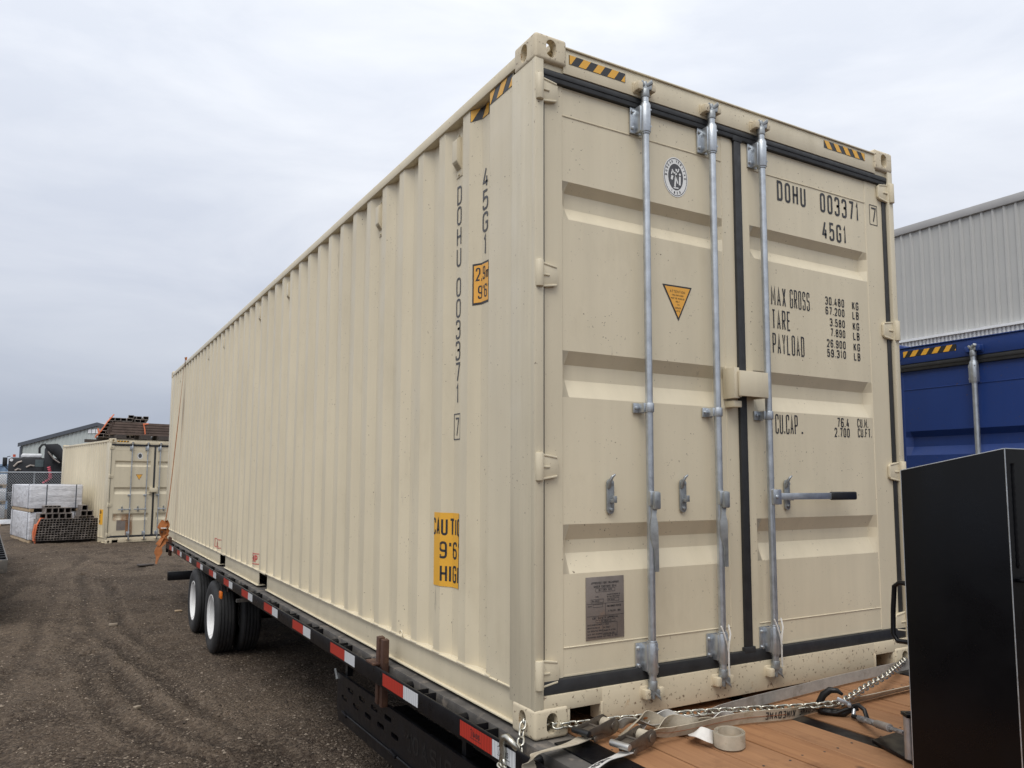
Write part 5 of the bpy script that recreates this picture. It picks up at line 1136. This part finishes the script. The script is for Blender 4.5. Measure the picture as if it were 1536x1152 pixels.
wb = thing('metal_building', 'tall grey ribbed metal building rising behind the blue container', 'building', (XB, 0, G0)); H_ = zt-G0; hf = zf-G0
b = MB(); p_ = .213
pan = MB(); pan.box(0, .05, .0, p_-.002, 3.3, hf-.002); pan.prism([(.018, 0), (.040, -.030), (.075, -.030), (.097, 0)], lambda u, v: (v-.0, u, 3.3), lambda u, v: (v-.0, u, hf-.002)); pan = pan.mesh('wall_panel', 'grey_wall', smooth=0)
for i in range(-6, 62): link('wall_panel', pan, wb, (0, i*p_, 0))
MB().box(.052, 9, -16, 22, -.05, H_-.05).build('body', 'grey_wall', wb); MB().box(0, .05, 62*p_, 22, -.05, hf).build('plain_wall', 'grey_wall', wb); MB().box(0, .05, -16, -6*p_-.002, -.05, hf).build('plain_wall', 'grey_wall', wb)
MB().box(-.06, .20, -16, 22, hf, H_).build('parapet_cap', 'grey_flash', wb, bevel=.01)
b = MB(); zs = onax(1450, 500, 0, XB).z-G0; k = 0; yy = []; y = -2.0
while y < 14: yy += [(y, 0), (y+.035, 0), (y+.040, -.03), (y+.075, -.03)]; y += .08
b.grid([[(-.05+d, y, z) for y, d in yy] for z in (2.6, zs)]); b.build('lower_sheet', 'white_sheet', wb, smooth=0)
MB().box(-.13, -.002, -2, 14, zs, zs+.05).build('sheet_cap', 'white_sheet', wb)

# ------------------------------------------------------------------ parked trailer at the yard's edge and bits on the ground
pt = thing('parked_trailer', 'rear corner of a second flatbed trailer parked along the yard', 'trailer', (-2.16, 9.62, G0), .07)
MB().box(-2.4, -.11, 0, 9, .78, .87).build('deck', 'grey_wood', pt, bevel=.004)
b = MB(); b.box(-.012, 0, -.02, 9, .78, .872); b.build('rub_rail', 'edge_steel', pt)
MB().box(-2.4, .0, -.06, -.021, .70, .875).build('end_beam', 'edge_steel', pt, bevel=.005)
MB().box(-.108, -.096, -.02, 9, .74, .868).build('side_channel', 'edge_steel', pt)
for i in range(22): MB().box(-.0955, -.0125, .1+.40*i, .14+.40*i, .785, .867).build('stake_pocket', 'trailer_black', pt)
MB().box(-.30, -.16, .0, 8.8, .42, .74).build('main_beam', 'trailer_black', pt); MB().box(-.2, -.1, .02, .10, .02, .72).build('landing_leg', 'trailer_black', pt); MB().box(-.26, -.04, -.04, .16, -.03, .025).build('leg_foot', 'trailer_black', pt)
for i, (px, py, sx, sy, sz, rz, mt, nm, lab) in enumerate(((267, 917, .10, .05, .02, .3, 'wood_pale', 'wood_scrap', 'pale broken wood scrap lying beside the trailer tyres'), (40, 803, .55, .06, .05, -.9, 'grey_wood', 'stick', 'weathered grey stick on the gravel by the tube bundle'), (170, 938, .10, .05, .03, .1, 'pale_stone', 'flat_stone', 'flat pale stone on open gravel between wheel ruts'), (205, 1063, .07, .045, .025, .8, 'pale_stone', 'flat_stone', 'flat pale stone in the nearest stretch of gravel'), (218, 848, .30, .16, .03, .2, 'dunnage', 'rubber_scrap', 'dark flat rubber scrap on the gravel behind the trailer'))):
    p = onz(px, py, G0); 
    for _ in range(6): p = onz(px, py, gz(p.x, p.y))
    b = MB(); b.box(-sx/2, sx/2, -sy/2, sy/2, -.004, sz)
    b.v = [(x*(1+.25*noise.noise((x*9, y*9, i))), y*(1+.5*noise.noise((x*7, i, z*40))), z*(1+.5*noise.noise((x*20, y*20, i*3)))) for x, y, z in b.v]
    o = b.build(nm, mt, None, bevel=.008); o.location = p; o.rotation_euler = (0, 0, rz); tag(o, lab, {'wood_scrap': 'wood', 'stick': 'stick', 'flat_stone': 'stone', 'rubber_scrap': 'scrap'}[nm])
